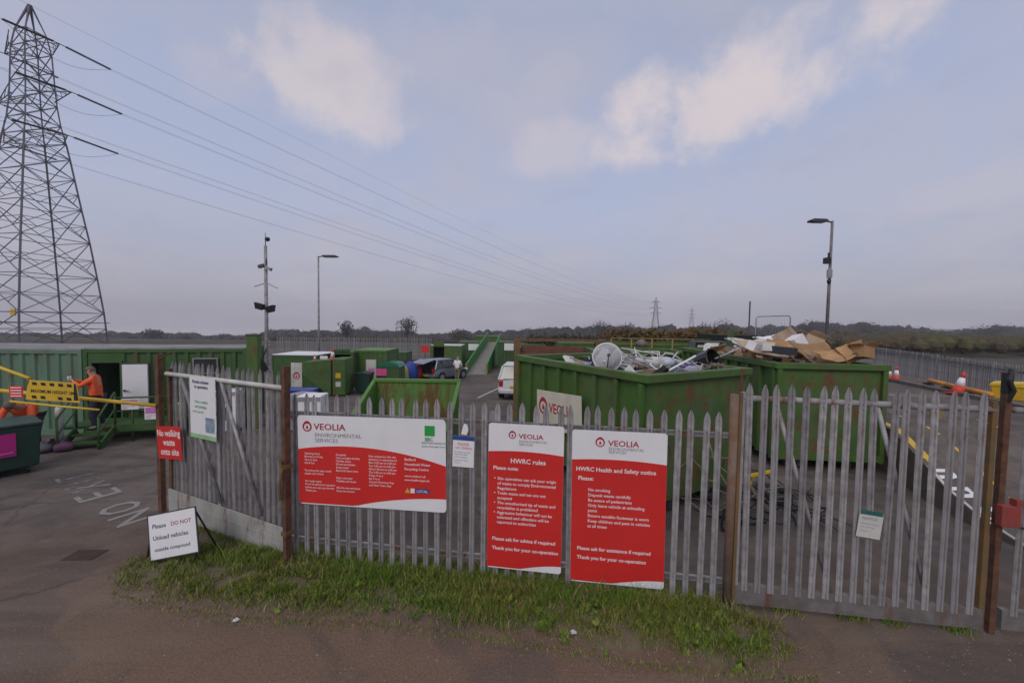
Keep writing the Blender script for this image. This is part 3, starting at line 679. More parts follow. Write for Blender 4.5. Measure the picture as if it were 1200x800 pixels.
# ------------------------------------------------------------------ raised unloading road on the right
R0, R1 = W(1155, 604), None
def PH(s): return .22 + .95*sstep(-.5, 4.2, s)           # height of the ramp surface along its edge
e0 = Vector((8.15, 6.1, 0)); e1 = Vector((8.42, 8.6, 0)); ed = Vector((.15, .989, 0)).normalized()
edge = [Vector((7.50, 4.9, 0)), Vector((7.55, 5.6, 0)), Vector((7.60, 6.2, 0)), Vector((7.68, 6.8, 0)), Vector((7.92, 7.5, 0)), e1] + [e1 + ed*k for k in (1.5, 3, 5, 8, 12, 18, 26, 34)]
HT = [(4.9, -.02), (5.6, .05), (6.2, .18), (6.8, .42), (7.5, .72), (8.6, 1.0), (9.8, 1.13), (11, 1.15), (60, 1.15)]
def hh(p): return interp(HT, p.y)
WD = 7.6
perp = Vector((ed.y, -ed.x, 0))
def row(p): 
    far = Vector((p.x + WD + max(0, (9-p.y))*.3, p.y - .6, 0)); return far
mb = MB(); vs_ = []
for p in edge:
    q = row(p)
    for k in range(5):
        c = p.lerp(q, k/4); vs_.append((c.x, c.y, hh(c)))
mb.add(vs_, [(j*5+k, j*5+k+1, (j+1)*5+k+1, (j+1)*5+k) for j in range(len(edge)-1) for k in range(4)])
tag(mb.build('ramp_road', GROUND), kind='structure')
mb = MB(); vs_ = []
for p in edge: vs_ += [(p.x, p.y, -1.2), (p.x, p.y, hh(p)-.004)]
mb.add(vs_, [(2*j, 2*j+1, 2*j+3, 2*j+2) for j in range(len(edge)-1)])
vs_ = []
for p in edge: q = row(p); vs_ += [(q.x, q.y, -1.2), (q.x, q.y, hh(p)-.004)]
mb.add(vs_, [(2*j, 2*j+1, 2*j+3, 2*j+2) for j in range(len(edge)-1)])
tag(mb.build('ramp_retaining_wall', DIRTW), 'stained concrete side of the raised unloading road', 'retaining wall')
def strip(name, pts, mat, w, dz=.006, side=None, kind='structure'):
    """painted line draped over the ramp: pts = (along-edge parameter point, across) already in world xy + height"""
    mb = MB(); vs_ = []
    for i, p in enumerate(pts):
        t_ = (pts[min(i+1, len(pts)-1)] - pts[max(0, i-1)]); t_.z = 0; t_.normalize(); n_2 = Vector((t_.y, -t_.x, 0))
        vs_ += [p - n_2*w/2 + Vector((0, 0, dz)), p + n_2*w/2 + Vector((0, 0, dz))]
    mb.add(vs_, [(2*j, 2*j+1, 2*j+3, 2*j+2) for j in range(len(pts)-1)]); return tag(mb.build(name, mat), kind=kind)
def on_ramp(y, off):
    for a, b in zip(edge, edge[1:]):
        if a.y <= y <= b.y:
            p = a.lerp(b, (y-a.y)/(b.y-a.y)); break
    else: p = edge[-1] if y > edge[-1].y else edge[0]
    return Vector((p.x + off, y, hh(Vector((0, y, 0)))))
strip('road_marking', [on_ramp(y, .16) for y in (7.35, 7.5, 8.0, 8.6, 9.8, 11, 14, 20)], YEL, .13)
strip('road_marking', [on_ramp(y, .05) for y in (5.6, 6.2, 6.5, 6.8, 7.1, 7.3)], OFFW, .05)
for y in (5.6, 6.25, 6.9, 7.6, 8.4, 9.4):
    strip('road_marking', [on_ramp(y, .95), on_ramp(y+.38, .95)], YEL, .06)
for y in (6.5, 7.6, 8.8, 10.2, 11.8):
    strip('road_marking', [on_ramp(y, 2.6 if y < 9 else 2.9), on_ramp(y+.5, 2.65 if y < 9 else 2.95)], OFFW, .07)
# white lettering along the ramp edge
m = text_mb([('n n L', 0, 0, .50, 'LEFT', .03, 1.1)]); vs_ = []
for (x, _, z) in m.v:
    y = 5.35 + x*.95; p = on_ramp(y, .42 - z*.75) if False else on_ramp(7.25 - x*.95, .10 + z*1.3); vs_.append((p.x, p.y, p.z+.010))
m.v = vs_; tag(m.build('road_marking', WHITE), kind='structure')

# NO EXIT painted on the entrance, reads towards the yard
upv = Vector((-.50, -.86, 0)).normalized(); rt = Vector((upv.y, -upv.x, 0))
m = text_mb([('N', -.62, 0, .72, 'LEFT', .01, 1.0), ('O', .0, 0, .72, 'LEFT', .01, .85), ('E', .98, 0, .80, 'LEFT', 0, 1.25), ('X', 1.62, 0, .74, 'LEFT', 0, .9), ('I', 2.2, 0, .74, 'LEFT', 0, 1), ('T', 2.5, 0, .74, 'LEFT', 0, .9)])
def flatpaint(m, o, name):
    m.v = [(o.x + rt.x*x + upv.x*z, o.y + rt.y*x + upv.y*z, .006) for x, _, z in m.v]; return tag(m.build(name, PAINTW), kind='structure')
pm, pt, pb = base_mat('worn_road_paint'); pp = wpos(pt); pn = nz(pt, pp, 9, 6, .7)
pb.inputs['Roughness'].default_value = .9; xsep = pt.nodes.new('ShaderNodeSeparateXYZ'); pt.links.new(pp, xsep.inputs[0])
wear = mapr(pt, mth(pt, 'ADD', pn, mth(pt, 'MULTIPLY', mapr(pt, xsep.outputs[0], -8.6, -6.6), .22)), .44, .64)
pt.links.new(cmix(pt, wear, (.115, .10, .098), (.27, .25, .24)), pb.inputs['Base Color']); PAINTW = pm
flatpaint(m, Vector((-6.2, 6.55, 0)), 'road_marking')
# drain cover and patched outline
q = W(100, 650)
dc = empty('drain_cover', q, .05, 'rusty drain cover set in the tarmac left of the sandwich board', 'drain')
m = MB(); m.box(-.20, .20, -.12, .12, -.02, .006); m.build('frame', M('rusty_iron_dark', (.06, .04, .035), (.04, .03, .028), 9, .9), dc)
m = MB()
for k in range(7): m.box(-.17, .17, -.10+k*.03, -.085+k*.03, .006, .010)
m.build('grating', M('rusty_iron', (.09, .045, .035), (.06, .035, .03), 9, .9), dc)

# ------------------------------------------------------------------ skips
def skip(P, ang, w, l, h, label, mat=GREEN, rim=GREEN, group='large open skips', ribs=.55, endribs=False, floor=.25, rust_end=None, cat='skip'):
    t = empty('open_skip', P, ang, label, cat, group)
    m = MB(); m.box(.06, w-.06, .06, l-.06, floor, floor+.06); m.build('floor', DARK, t)
    def side(name, m, mt): return m.build(name, mt, t)
    th = .06
    m = MB(); m.box(.05, w-.05, .05, .05+th, floor, h); side('end_panel', m, rust_end or mat)
    m = MB(); m.box(.05, w-.05, l-.05-th, l-.05, floor, h); side('end_panel', m, mat)
    for x0, x1, s in ((.05, .05+th, 0), (w-.05-th, w-.05, 1)):
        m = MB(); m.box(x0, x1, .05+th+.003, l-.05-th-.003, floor, h)
        k = int(l/ribs)
        for i in range(k+1):
            y = .12 + (l-.24)*i/k
            if s == 0: m.box(-.03, .048, y-.045, y+.045, floor-.02, h-.15)
            else: m.box(w-.048, w+.03, y-.045, y+.045, floor-.02, h-.15)
        side('side_panel', m, mat)
    m = MB(); R = .07
    m.box(-.05, w+.05, -.04, .14, h-.13, h+.003); m.box(-.05, w+.05, l-.14, l+.04, h-.13, h+.003)
    m.box(-.05, .13, .142, l-.142, h-.13, h+.001); m.box(w-.13, w+.05, .142, l-.142, h-.13, h+.001)
    o = m.build('rim', rim, t, bevel=.012)
    if endribs:
        m = MB()
        for x in (.0, w-.10): m.box(x, x+.10, -.03, .048, floor-.02, h-.132)
        m.box(.10, w-.10, -.025, .048, floor, floor+.14)
        m.build('end_frame', mat, t)
    for x in (w*.28, w*.72):
        m = MB(); m.box(x-.07, x+.07, .1, l-.1, .06, floor); m.build('runner', DGREY, t)
    m = MB()
    for x in (w*.2, w*.8):
        for y in (.35, l-.35): m.tube((x-.09, y, .10), (x+.09, y, .10), .10, n=14)
    m.build('roller', DGREY, t)
    return t
S1 = Vector((2.15, 6.17, 0)); S1a = math.atan2(1.36, 2.43)
skip(S1, S1a, 2.78, 4.15, 2.42, 'green ribbed skip full of white scrap tubes, its corner nearest the two tall boards', mat=GREEN, rim=GREEN, ribs=.55, rust_end=GREEN_R)
S2 = Vector((5.95, 8.75, 0)); S2a = math.radians(-4)
skip(S2, S2a, 2.32, 5.9, 2.42, 'green skip heaped with cardboard behind the closed gate', mat=GREEN, rust_end=GREEN_R, endribs=True)
# far skips
skip(Vector((X(700, 14.9), 15.1, G(0, 15))), math.radians(-2), 3.6, 2.2, 2.45, 'green skip lying crosswise behind the scrap and cardboard skips', ribs=.6, mat=GREEN)
q = D(603, 400, 12.6)
t = empty('tipping_skip', (X(606, 13.4), 13.4, G(0, 13.4)), math.radians(-3), 'rust-brown skip with a raised green end hoop behind the scrap skip', 'skip', 'large open skips')
zz = D(650, 397, 13.4).z - G(0, 13.4)
m = MB(); m.box(0, 2.75, .0, .06, .2, zz-.50); m.build('end_panel', BROWNR, t)
m = MB(); m.box(0, 2.75, 3.0, 3.06, .2, zz-.42); m.build('end_panel', BROWNR, t)
for x in (0, 2.69): m = MB(); m.box(x, x+.06, .065, 2.995, .2, zz-.42); m.build('side_panel', GREEN_R, t)
m = MB(); m.box(-.1, .10, -.06, .0-.003, .1, zz-.09); m.box(2.65, 2.88, -.06, -.003, .1, zz-.09); m.bar((2.66, -.03, zz-.08), (2.9, 1.0, zz-.5), .12); m.build('hoop_post', RUSTY_OCHRE, t)
m = MB(); m.box(-.10, 2.88, -.06, .02, zz-.085, zz+.0); m.build('hoop_bar', RUSTY_OCHRE, t)

# small open-fronted skip behind the fence
q = D(440, 446, 10.6); q2 = D(538, 446, 10.6); hs = q.z; ws = q2.x-q.x; dep = 2.0
t = empty('front_loading_skip', (q.x, q.y - dep, 0), 0, 'low light green skip with sloping sides just behind the wide board', 'skip', 'small skips')
m = MB(); m.box(0, ws, dep-.05, dep, .15, hs); m.build('back_panel', M('light_green_rusting', (.11, .26, .05), (.09, .21, .04), 1.6, .6, 0, .03, rust=1.2, dirt=.2, streak=True), t)
for x in (0, ws-.05):
    m = MB(); pts = [(x, 0, .15), (x, dep-.053, .15), (x, dep-.053, hs), (x, .0, .75)]; m.add(pts + [(a+.05, b, c) for a, b, c in pts], [(0, 1, 2, 3), (7, 6, 5, 4), (0, 4, 5, 1), (1, 5, 6, 2), (2, 6, 7, 3), (3, 7, 4, 0)]); m.build('side_panel', GREEN_L, t)
m = MB(); m.box(0, ws, 0, dep, .10, .148); m.build('floor', GREEN_R, t)
m = MB(); m.box(.055, ws-.055, 0, .05, .15, .75); m.build('front_panel', GREEN_L, t)
m = MB(); m.box(-.05, ws+.05, dep-.09, dep+.04, hs-.02, hs+.07); m.bar((-.01, -.03, .78), (-.01, dep, hs+.03), .10, .07); m.bar((ws+.01, -.03, .78), (ws+.01, dep, hs+.03), .10, .07); m.build('rim', GREEN_L, t, bevel=.01)

# company board fixed on the scrap skip
sdv = Vector((-math.sin(S1a), math.cos(S1a), 0)) * -1; SF = S1 + Vector((math.cos(S1a+PI/2), math.sin(S1a+PI/2), 0))*4.15
n2 = Vector((-sdv.y, sdv.x, 0)) 
t, w, h = place_sign('notice_board', Vector((SF.x, SF.y, 0)), sdv, 635, 688, 458, 500, 468, 515, .09, 'cream board with a maroon ring logo on the side of the scrap skip')
MB().box(0, w, -.012, 0, 0, h).build('board', CREAM, t)
m = MB(); ring2(m, .16*w, .56*h, .11*w, .035*w, 0); text_mb([('VEOLIA', .30*w, .42*h, .19*w, 'LEFT', .02, .85)], m); lettering(t, [], REDD, mb=m, name='logo', y=-.014)

# ------------------------------------------------------------------ containers
def corr(mb, x0, x1, z0, z1, y, n, dep=.04, M_=None):
    """corrugated sheet as a zig-zag profile facing -y"""
    vs_ = []; p = (x1-x0)/n
    for i in range(n):
        a = x0+i*p
        for f, dy in ((0, 0), (.3, 0), (.42, dep), (.88, dep)): vs_ += [(a+p*f, y+dy, z0), (a+p*f, y+dy, z1)]
    vs_ += [(x1, y, z0), (x1, y, z1)]
    mb.add(vs_, [(2*j, 2*j+2, 2*j+3, 2*j+1) for j in range(len(vs_)//2-1)])
def container(P, ang, l, w, h, mat, label, roof=None, group='steel containers', n=None, plain=False, open_x=None):
    t = empty('steel_container', P, ang, label, 'container', group); n = n or int(l/.28)
    m = MB()
    segs = [(.08, l-.08)] if not open_x else [(.08, open_x[0]), (open_x[1], l-.08)]
    for a, b in segs:
        if b-a > .05:
            if plain or b-a < .3: m.box(a, b, .02, .05, .15, h-.10)
            else: corr(m, a, b, .15, h-.10, .02, max(2, int((b-a)/.28)))
    if open_x: m.box(open_x[0], open_x[1], .02, .05, open_x[2], h-.10)
    m.box(.08, l-.08, w-.05, w-.02, .15, h-.10); m.box(.02, .05, .08, w-.08, .15, h-.10); m.box(l-.05, l-.02, .08, w-.08, .15, h-.10); m.build('wall', mat, t)
    m = MB()
    for x in (0, l-.09):
        for y in (0, w-.09): m.box(x, x+.09, y, y+.09, 0, h)
    m.box(.09, l-.09, 0, .07, .0, .15); m.box(.09, l-.09, 0, .07, h-.10, h-.01); m.box(.09, l-.09, w-.07, w, .0, .15); m.box(.09, l-.09, w-.07, w, h-.10, h-.01)
    for x in (0, l-.07): m.box(x, x+.07, .09, w-.09, .0, .15); m.box(x, x+.07, .09, w-.09, h-.10, h-.01)
    m.build('frame', mat, t)
    MB().box(.02, l-.02, .02, w-.02, h-.008, h+.03).build('roof', roof or mat, t)
    MB().box(.1, l-.1, .1, w-.1, .1, .16).build('floor', DARK, t)
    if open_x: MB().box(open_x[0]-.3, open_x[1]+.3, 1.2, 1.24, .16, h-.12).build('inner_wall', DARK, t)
    return t
KA = Vector((X(96, 10.6), 10.6, G(0, 10.6)))
cab_ang = math.atan2(1.1, 3.6)
pal_dir = Vector((-1, -.10, 0)).normalized()
hA = D(60, 410, 10.3).z - 0
PL = 6.0
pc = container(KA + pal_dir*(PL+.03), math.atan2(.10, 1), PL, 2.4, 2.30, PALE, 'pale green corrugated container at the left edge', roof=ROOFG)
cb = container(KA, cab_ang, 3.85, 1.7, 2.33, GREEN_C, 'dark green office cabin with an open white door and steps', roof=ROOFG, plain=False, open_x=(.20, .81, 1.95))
# door frame, white door leaf swung open flat, window
m = MB(); m.box(.14, .20, -.02, .06, .15, 2.0); m.box(.81, .86, -.02, .06, .15, 2.0); m.box(.201, .809, -.02, .06, 1.95, 2.0); m.build('door_frame', GREEN_C, cb)
dr = MB().box(.89, 1.46, -.075, -.03, .66, 1.90).build('door', WHITE, cb); MB().box(.86, 1.49, -.028, -.008, .62, 1.94).build('door_edge', DGREY, dr)
m = MB(); m.box(.93, .95, -.12, -.078, 1.15, 1.21); m.box(.93, 1.05, -.13, -.115, 1.17, 1.19); m.build('handle', DGREY, dr)
wn = MB().box(2.5, 3.12, -.012, .018, 1.60, 2.06).build('window', LGREY, cb); MB().box(2.53, 3.09, -.02, -.013, 1.63, 2.03).build('pane', GLASS, wn)
# door threshold platform with steps (local to the cabin)
st = empty('entrance_steps', KA, cab_ang, 'green metal steps and landing with handrails at the cabin door', 'steps')
LZ = .44
m = MB(); m.box(.15, 2.55, -1.05, -.14, LZ-.05, LZ); m.build('landing', GREEN_C, st)
m = MB(); m.box(1.26, 2.55, -1.09, -1.052, LZ-.16, LZ+.02); m.build('fascia', GREEN_C, st)
for i in range(2): MB().box(.50, 1.20, -1.32-i*.24, -1.10-i*.24, LZ-.04-(i+1)*.145, LZ-.0-(i+1)*.145).build('tread', GREEN_C, st)
for x in (.46, 1.24):
    m = MB(); m.bar((x, -1.05, LZ-.08), (x, -1.66, .02), .035, .20); m.build('stringer', GREEN_C, st)
    m = MB(); m.tube((x, -1.05, LZ), (x, -1.05, LZ+.85), .024); m.tube((x, -1.65, .0), (x, -1.65, .78), .024); m.tube((x, -1.05, LZ+.85), (x, -1.65, .78), .024); m.tube((x, -1.05, LZ+.42), (x, -1.65, .40), .018); m.build('handrail', GREEN_C, st, smooth=True)
m = MB()
for x in (1.6, 2.1, 2.5): m.tube((x, -1.05, 0), (x, -1.05, LZ+.70), .022)
m.tube((1.24, -1.05, LZ+.70), (2.5, -1.05, LZ+.70), .022); m.tube((1.24, -1.05, LZ+.36), (2.5, -1.05, LZ+.36), .018); m.build('guard_rail', GREEN_C, st, smooth=True)
def near_cabin(x, y, z): 
    c, s = math.cos(cab_ang), math.sin(cab_ang); return Vector((KA.x + c*x - s*y, KA.y + s*x + c*y, z))
for k, (x, z, w, h, lab) in enumerate([(1.40, LZ+.40, .36, .28, 'pink and white notice on the landing rail, nearer the door'), (1.88, LZ+.12, .36, .34, 'pink and white notice low on the landing rail, farther from the door')]):
    p = near_cabin(x, -1.10, z); s_ = empty('rail_notice', p, cab_ang, lab, 'sign', 'notices on the landing rail')
    MB().box(0, w, -.006, 0, 0, h).build('board', WHITE, s_)
    m = MB(); m.box(.05*w, .95*w, -.009, -.006, .45*h, .92*h); m.build('pink_panel', PINK, s_); lettering(s_, [('PLEASE STOP', .08*w, .25*h, .12*w), ('HERE', .08*w, .08*h, .12*w)], REDD, y=-.0075)
p = near_cabin(2.78, -1.12, LZ+.1); s_ = empty('parcel_box', near_cabin(2.3, -.9, LZ), cab_ang, 'small pale yellow box standing at the end of the landing', 'box')
MB().box(0, .2, 0, .3, 0, .42).build('body', M('pale_yellow', (.55, .50, .22), None, 4, .7), s_); MB().box(-.01, .21, -.01, .31, .42, .45).build('lid', M('pale_yellow'  , (.55, .5, .22)), s_)
# white post beside the steps
wp = empty('bollard', near_cabin(.32, -1.35, 0), 0, 'short white post beside the foot of the steps', 'post')
MB().lathe([(.07, 0), (.07, .95), (.05, 1.02), (.0, 1.04)], 14).build('post', OFFW, wp, smooth=True); MB().lathe([(.09, 0), (.09, .05)], 14).build('base', DGREY, wp)
# rubbish by the pale container
for k, (u, v, y, c, lab) in enumerate([(62, 527, 9.9, DARK, 'black bag slumped at the foot of the pale container'), (75, 528, 9.9, M('pale_pink_bag', (.16, .05, .12), (.10, .035, .08), 8, .6), 'pinkish carrier bag at the foot of the pale container'), (50, 530, 9.7, M('grey_bag', (.14, .14, .15), None, 8, .6), 'grey bag right of the dark green bin')]):
    p = W(u, v, 0); m = MB(); r = random.Random(k); pr = [(.0, 0), (.15, .01), (.19, .08), (.16, .16), (.07, .21), (.03, .24), (.05, .27)]
    m.lathe(pr, 14); m.v = [(a*(1+.25*noise.noise(Vector((a*7, b*7, c_*7+k)))), b*(1+.25*noise.noise(Vector((a*7+5, b*7, c_*7+k)))), c_) for a, b, c_ in m.v]
    tag(m.build('refuse_bag', c, loc=p, smooth=True), lab, 'bag')
# tall green column at the cabin's far end
q = D(295, 393, 11.45); t = empty('steel_column', (q.x-.17, q.y, G(0, 11.45)), .2, 'tall square green steel column at the end of the cabin', 'column')
MB().box(0, .30, 0, .30, 0, q.z-G(0, 11.45)).build('column', GREEN, t, bevel=.01); MB().box(-.02, .32, -.02, .32, q.z-G(0, 11.45)+.002, q.z-G(0, 11.45)+.03).build('cap', GREEN_C, t)
m = MB()
for k in range(5): m.path([(.40+.04*k, -.05, 1.9+.12*k), (.46, -.1, 2.1), (.42+.05*k, -.06, 1.7)], .02)
m.build('hoses', DARK, t)

# ------------------------------------------------------------------ dark green bin with the magenta poster
q = W(2, 561, 0); q2 = W(47, 552, 0); bd = (q2-q); ba = math.atan2(bd.y, bd.x)
bn = empty('wheeled_bin', q2, ba, 'large dark green bin with a magenta poster, cut off by the left edge', 'bin')
m = MB(); W_ = 1.35
pts = [(-W_, 0, .14), (0, 0, .14), (0, .85, .14), (-W_, .85, .14)]; tp = [(-W_-.03, -.06, .98), (.03, -.06, .98), (.03, .92, .98), (-W_-.03, .92, .98)]
m.add(pts+tp, [(3, 2, 1, 0), (4, 5, 6, 7), (0, 1, 5, 4), (1, 2, 6, 5), (2, 3, 7, 6), (3, 0, 4, 7)]); m.build('body', GREEN_D, bn, bevel=.03)
m = MB(); m.box(-W_-.06, .06, -.09, .95, .983, 1.05); m.build('lid', GREEN_D, bn, bevel=.02)
for x in (-W_+.15, -.15):
    for y in (.12, .72): m = MB(); m.tube((x-.03, y, .08), (x+.03, y, .08), .08, n=14); m.build('wheel', BLACK, bn)
m = MB(); m.add([(-1.22, -.047, .42), (-.30, -.047, .42), (-.30, -.068, .88), (-1.22, -.068, .88)], [(0, 1, 2, 3)])
ps = m.build('poster', MAGENTA, bn)
m = MB(); m.bar((-1.1, -.062, .48), (-.55, -.074, .84), .012, .05); m.bar((-1.2, -.058, .44), (-.34, -.058, .50), .008, .02); m.build('printed_stripe', PINK, ps)

# ------------------------------------------------------------------ height barrier across the entrance (yellow tubes, hanging board)
yb = 6.0
hb = empty('height_barrier', (X(-90, yb), yb+.4, 0), 0, 'yellow tube height barrier reaching in from the left with a chevron board', 'barrier')
def loc(u, v, y=yb): p = D(u, v, y); return p - hb.location
m = MB(); m.tube((0, 0, 0), (0, 0, 2.8), .07, n=14); m.build('post', YEL, hb, smooth=True)
m = MB(); m.tube(Vector((0, 0, loc(-90, 458).z)), loc(183, 475, 6.3), .030, n=12); m.build('lower_arm', YEL, hb, smooth=True)
m = MB(); m.tube(Vector((0, 0, loc(-90, 416).z)), loc(34, 443), .024, n=12); m.build('upper_arm', YEL, hb, smooth=True)
m = MB(); m.path([loc(12, 470, 5.9), loc(60, 475, 5.95), loc(116, 480, 6.0)], .016, 8); m.build('hanging_rope', YEL, hb, smooth=True)
s_, w, h = place_sign('height_sign', Vector((X(20, yb-.06), yb-.06, 0)), Vector((1, .03, 0)).normalized(), 30, 92, 443, 466, 447, 470, 0, 'yellow and black maximum height board hanging on the height barrier')
m = MB(); m.prism([(0.0*w, 0), (1.02*w, 0), (.95*w, h), (.03*w, h)], -.008, 0); m.build('board', YEL, s_)
m = MB()
for k in range(5):
    for z in (.08*h, .76*h):
        if abs(k-2) < .5 and z < .5*h: continue
        x = (.12+.165*k)*w; m.add([(x, 0, z), (x+.09*w, 0, z), (x+.075*w, 0, z+.15*h), (x-.015*w, 0, z+.15*h)], [(0, 1, 2, 3)])
m.add([(.91*w, 0, .1*h), (1.0*w, 0, .1*h), (.94*w, 0, .95*h), (.9*w, 0, .95*h)], [(0, 1, 2, 3)]); m.add([(.01*w, 0, .6*h), (.06*w, 0, .98*h), (.035*w, 0, .98*h)], [(0, 1, 2)])
text_mb([('MAXIMUM HEIGHT 2M', .09*w, .38*h, .098*w*.95, 'LEFT', .02, .88)], m); lettering(s_, [], BLACK, mb=m, y=-.0095)
s_, w, h = place_sign('small_sign', Vector((X(10, yb-.05), yb-.05, 0)), Vector((1, 0, 0)), 11, 27, 452, 466, 452, 466, 0, 'small red and white striped plate left of the maximum height board')
MB().box(0, w, -.006, 0, 0, h).build('plate', RED, s_)
m = MB()
for k in range(4): m.box(.1*w, .9*w, -.0075, -.006, (.12+.23*k)*h, (.2+.23*k)*h)
m.build('stripe', WTXT, s_)

# ------------------------------------------------------------------ scrap inside the near skip
def s1(x, y, z):
    c, s = math.cos(S1a), math.sin(S1a); return Vector((S1.x + c*x - s*y, S1.y + s*x + c*y, z))
r = random.Random(21)
def heap(name, P, ang, w, l, z, mat, label, cat, amp=.18):
    m = MB(); n_ = 18; vs_ = []
    for j in range(n_+1):
        for i in range(n_+1):
            a, b_ = i/n_, j/n_; e_ = min(a, 1-a, b_, 1-b_)*4
            zz_ = z - .5*(1-min(1, e_)) + amp*noise.noise(Vector((a*5+w, b_*6, 1))) + amp*.5*noise.noise(Vector((a*14, b_*14, 4)))
            vs_.append((.13+(w-.26)*a, .13+(l-.26)*b_, zz_))
    m.add(vs_, [(j*(n_+1)+i, j*(n_+1)+i+1, (j+1)*(n_+1)+i+1, (j+1)*(n_+1)+i) for j in range(n_) for i in range(n_)])
    o = m.build(name, mat, loc=P); o.rotation_euler = (0, 0, ang); return tag(o, label, cat, kind='stuff')
SCRAPM = M('mixed_scrap', (.07, .065, .065), (.22, .21, .20), 9, .8, .1, .3, rust=.3, dirt=.5)
heap('scrap_heap', S1, S1a, 2.78, 4.15, 2.22, SCRAPM, 'jumbled grey scrap filling the ribbed skip', 'scrap', .22)
tubes = []
for i in range(84):
    bx_, by_ = r.uniform(.5, 2.4), r.uniform(.5, 2.5); a = r.uniform(0, PI); l = r.uniform(.3, .8); z = 2.34 + .30*math.exp(-((bx_-1.3)**2+(by_-1.4)**2)/.9)*r.uniform(.2, 1.15)
    p, q = Vector((-math.cos(a)*l/2, -math.sin(a)*l/2, r.uniform(-.12, .08))), Vector((math.cos(a)*l/2, math.sin(a)*l/2, r.uniform(-.08, .16)))
    m = MB(); rr = r.choice([.007, .009, .010, .012, .016])
    if i % 3 == 0: mid_ = (p+q)/2 + Vector((r.gauss(0, .08), r.gauss(0, .08), r.uniform(0, .12))); m.path([p, mid_, q], rr, 7)
    else: m.tube(p, q, rr, n=8)
    o = m.build('scrap_tube', r.choice([WHITE, OFFW, OFFW, LGREY]), loc=s1(bx_, by_, z), smooth=True)
    o.rotation_euler = (0, 0, S1a)
    tag(o, 'thin pale metal tube tangled in the heap of the scrap skip', 'tube', 'loose tubes in the scrap skip')
# dish
p = D(711, 419, 7.6)
t = empty('satellite_dish', p, 0, 'round white satellite dish standing on the scrap heap', 'satellite dish')
mt_ = Euler((math.radians(78), 0, math.radians(-8))).to_matrix().to_4x4(); m = MB(); R = .265
prof = [(R*k/8, .16*(k/8)**2*R*2) for k in range(0, 9)]; m.lathe([(.001, 0)] + prof[1:], 28, M=mt_); m.lathe([(R, .32*R), (R+.02, .32*R+.006), (R, .32*R-.02)], 28, M=mt_); m.build('reflector', WHITE, t, smooth=True)
m = MB(); m.tube(mt_ @ Vector((0, -R, .05)), mt_ @ Vector((0, 0, .35)), .010); m.tube(mt_ @ Vector((0, 0, .33)), mt_ @ Vector((0, 0, .41)), .03); m.build('feed_arm', DGREY, t)
m = MB(); m.tube(mt_ @ Vector((0, 0, -.02)), mt_ @ Vector((0, -.5, -.10)), .02); m.build('mount', LGREY, t)
# dark folded panels beside the dish, black tray, navy sheet, plastic sacks, long white bar
def sheet(name, corners, mat, label, cat, th=.02, group=None):
    c = sum((Vector(p_) for p_ in corners), Vector())/len(corners); pts = [Vector(p_)-c for p_ in corners]; n_2 = (pts[1]-pts[0]).cross(pts[-1]-pts[0]).normalized()*th; k = len(pts)
    m = MB(); m.add([p_ for p_ in pts] + [p_ - n_2 for p_ in pts], [tuple(range(k)), tuple(range(2*k-1, k-1, -1))] + [(i, k+i, k+(i+1) % k, (i+1) % k) for i in range(k)])
    return tag(m.build(name, mat, loc=c), label, cat, group)
sheet('scrap_sheet', [D(674, 427, 8.9), D(704, 430, 8.2), D(703, 409, 8.9), D(698, 411, 9.2)], DARK, 'black triangular panel left of the satellite dish', 'panel')
sheet('scrap_sheet', [D(783, 438, 7.6), D(817, 436, 7.6), D(817, 420, 8.2), D(796, 427, 8.2)], NAVY, 'navy blue sheet lying left of the black tray on the scrap', 'panel')
sheet('scrap_sheet', [D(800, 433, 7.5), D(818, 436, 7.5), D(819, 428, 7.7), D(806, 428, 7.7)], M('lilac_plastic', (.40, .36, .50), None, 5, .5), 'lilac plastic sheet on the navy sheet', 'panel', .01)
q = D(828, 424, 7.9); t = empty('plastic_tray', q, .3, 'glossy black plastic tub tipped on its side at the right of the scrap heap', 'tub')
m = MB(); m.lathe([(.20, -.14), (.25, .14), (.27, .15), (.25, .17), (.19, -.08), (.01, -.1)], 12, M=Euler((1.2, .3, .2)).to_matrix().to_4x4()); m.v = [(a*1.0, b, c*.95) for a, b, c in m.v]; m.build('tub', M('glossy_black', (.012, .012, .014), None, 4, .3, 0, .2), t)
m = MB(); m.tube(D(780, 436, 7.3)-D(797, 427, 7.5), D(815, 417, 7.8)-D(797, 427, 7.5), .022, n=8); tag(m.build('scrap_bar', WHITE, loc=D(797, 427, 7.5)), 'long straight white bar leaning towards the black tub', 'bar')
m = MB(); m.tube(D(838, 420, 7.9)-D(850, 415, 8.0), D(868, 408, 8.3)-D(850, 415, 8.0), .018, n=8); tag(m.build('scrap_bar', LGREY, loc=D(850, 415, 8.0)), 'grey bar sticking out right of the black tub', 'bar')
BAGW = M('clear_plastic_sack', (.52, .55, .58), (.42, .48, .56), 6, .35, 0, .2)
for k, (u, v, y, s, mt2, lab) in enumerate([(768, 426, 7.8, .20, OFFW, 'off white sack on the scrap heap, left of the bluish one'), (781, 425, 7.8, .18, BAGW, 'bluish clear plastic sack on the scrap heap'), (752, 424, 8.3, .17, OFFW, 'crumpled white sack behind the tubes on the scrap heap')]):
    m = MB(); m.lathe([(.01, -.5), (.6, -.45), (.95, -.1), (.9, .3), (.5, .6), (.01, .7)], 16)
    m.v = [(a*s*(1+.4*noise.noise(Vector((a*2, b*2, c*2+k*7)))), b*s*(1+.4*noise.noise(Vector((a*2+4, b*2, c*2+k)))), c*s*(1+.3*noise.noise(Vector((a*3, b*3, k))))) for a, b, c in m.v]
    tag(m.build('plastic_sack', mt2, loc=D(u, v, y), smooth=True), lab, 'sack')
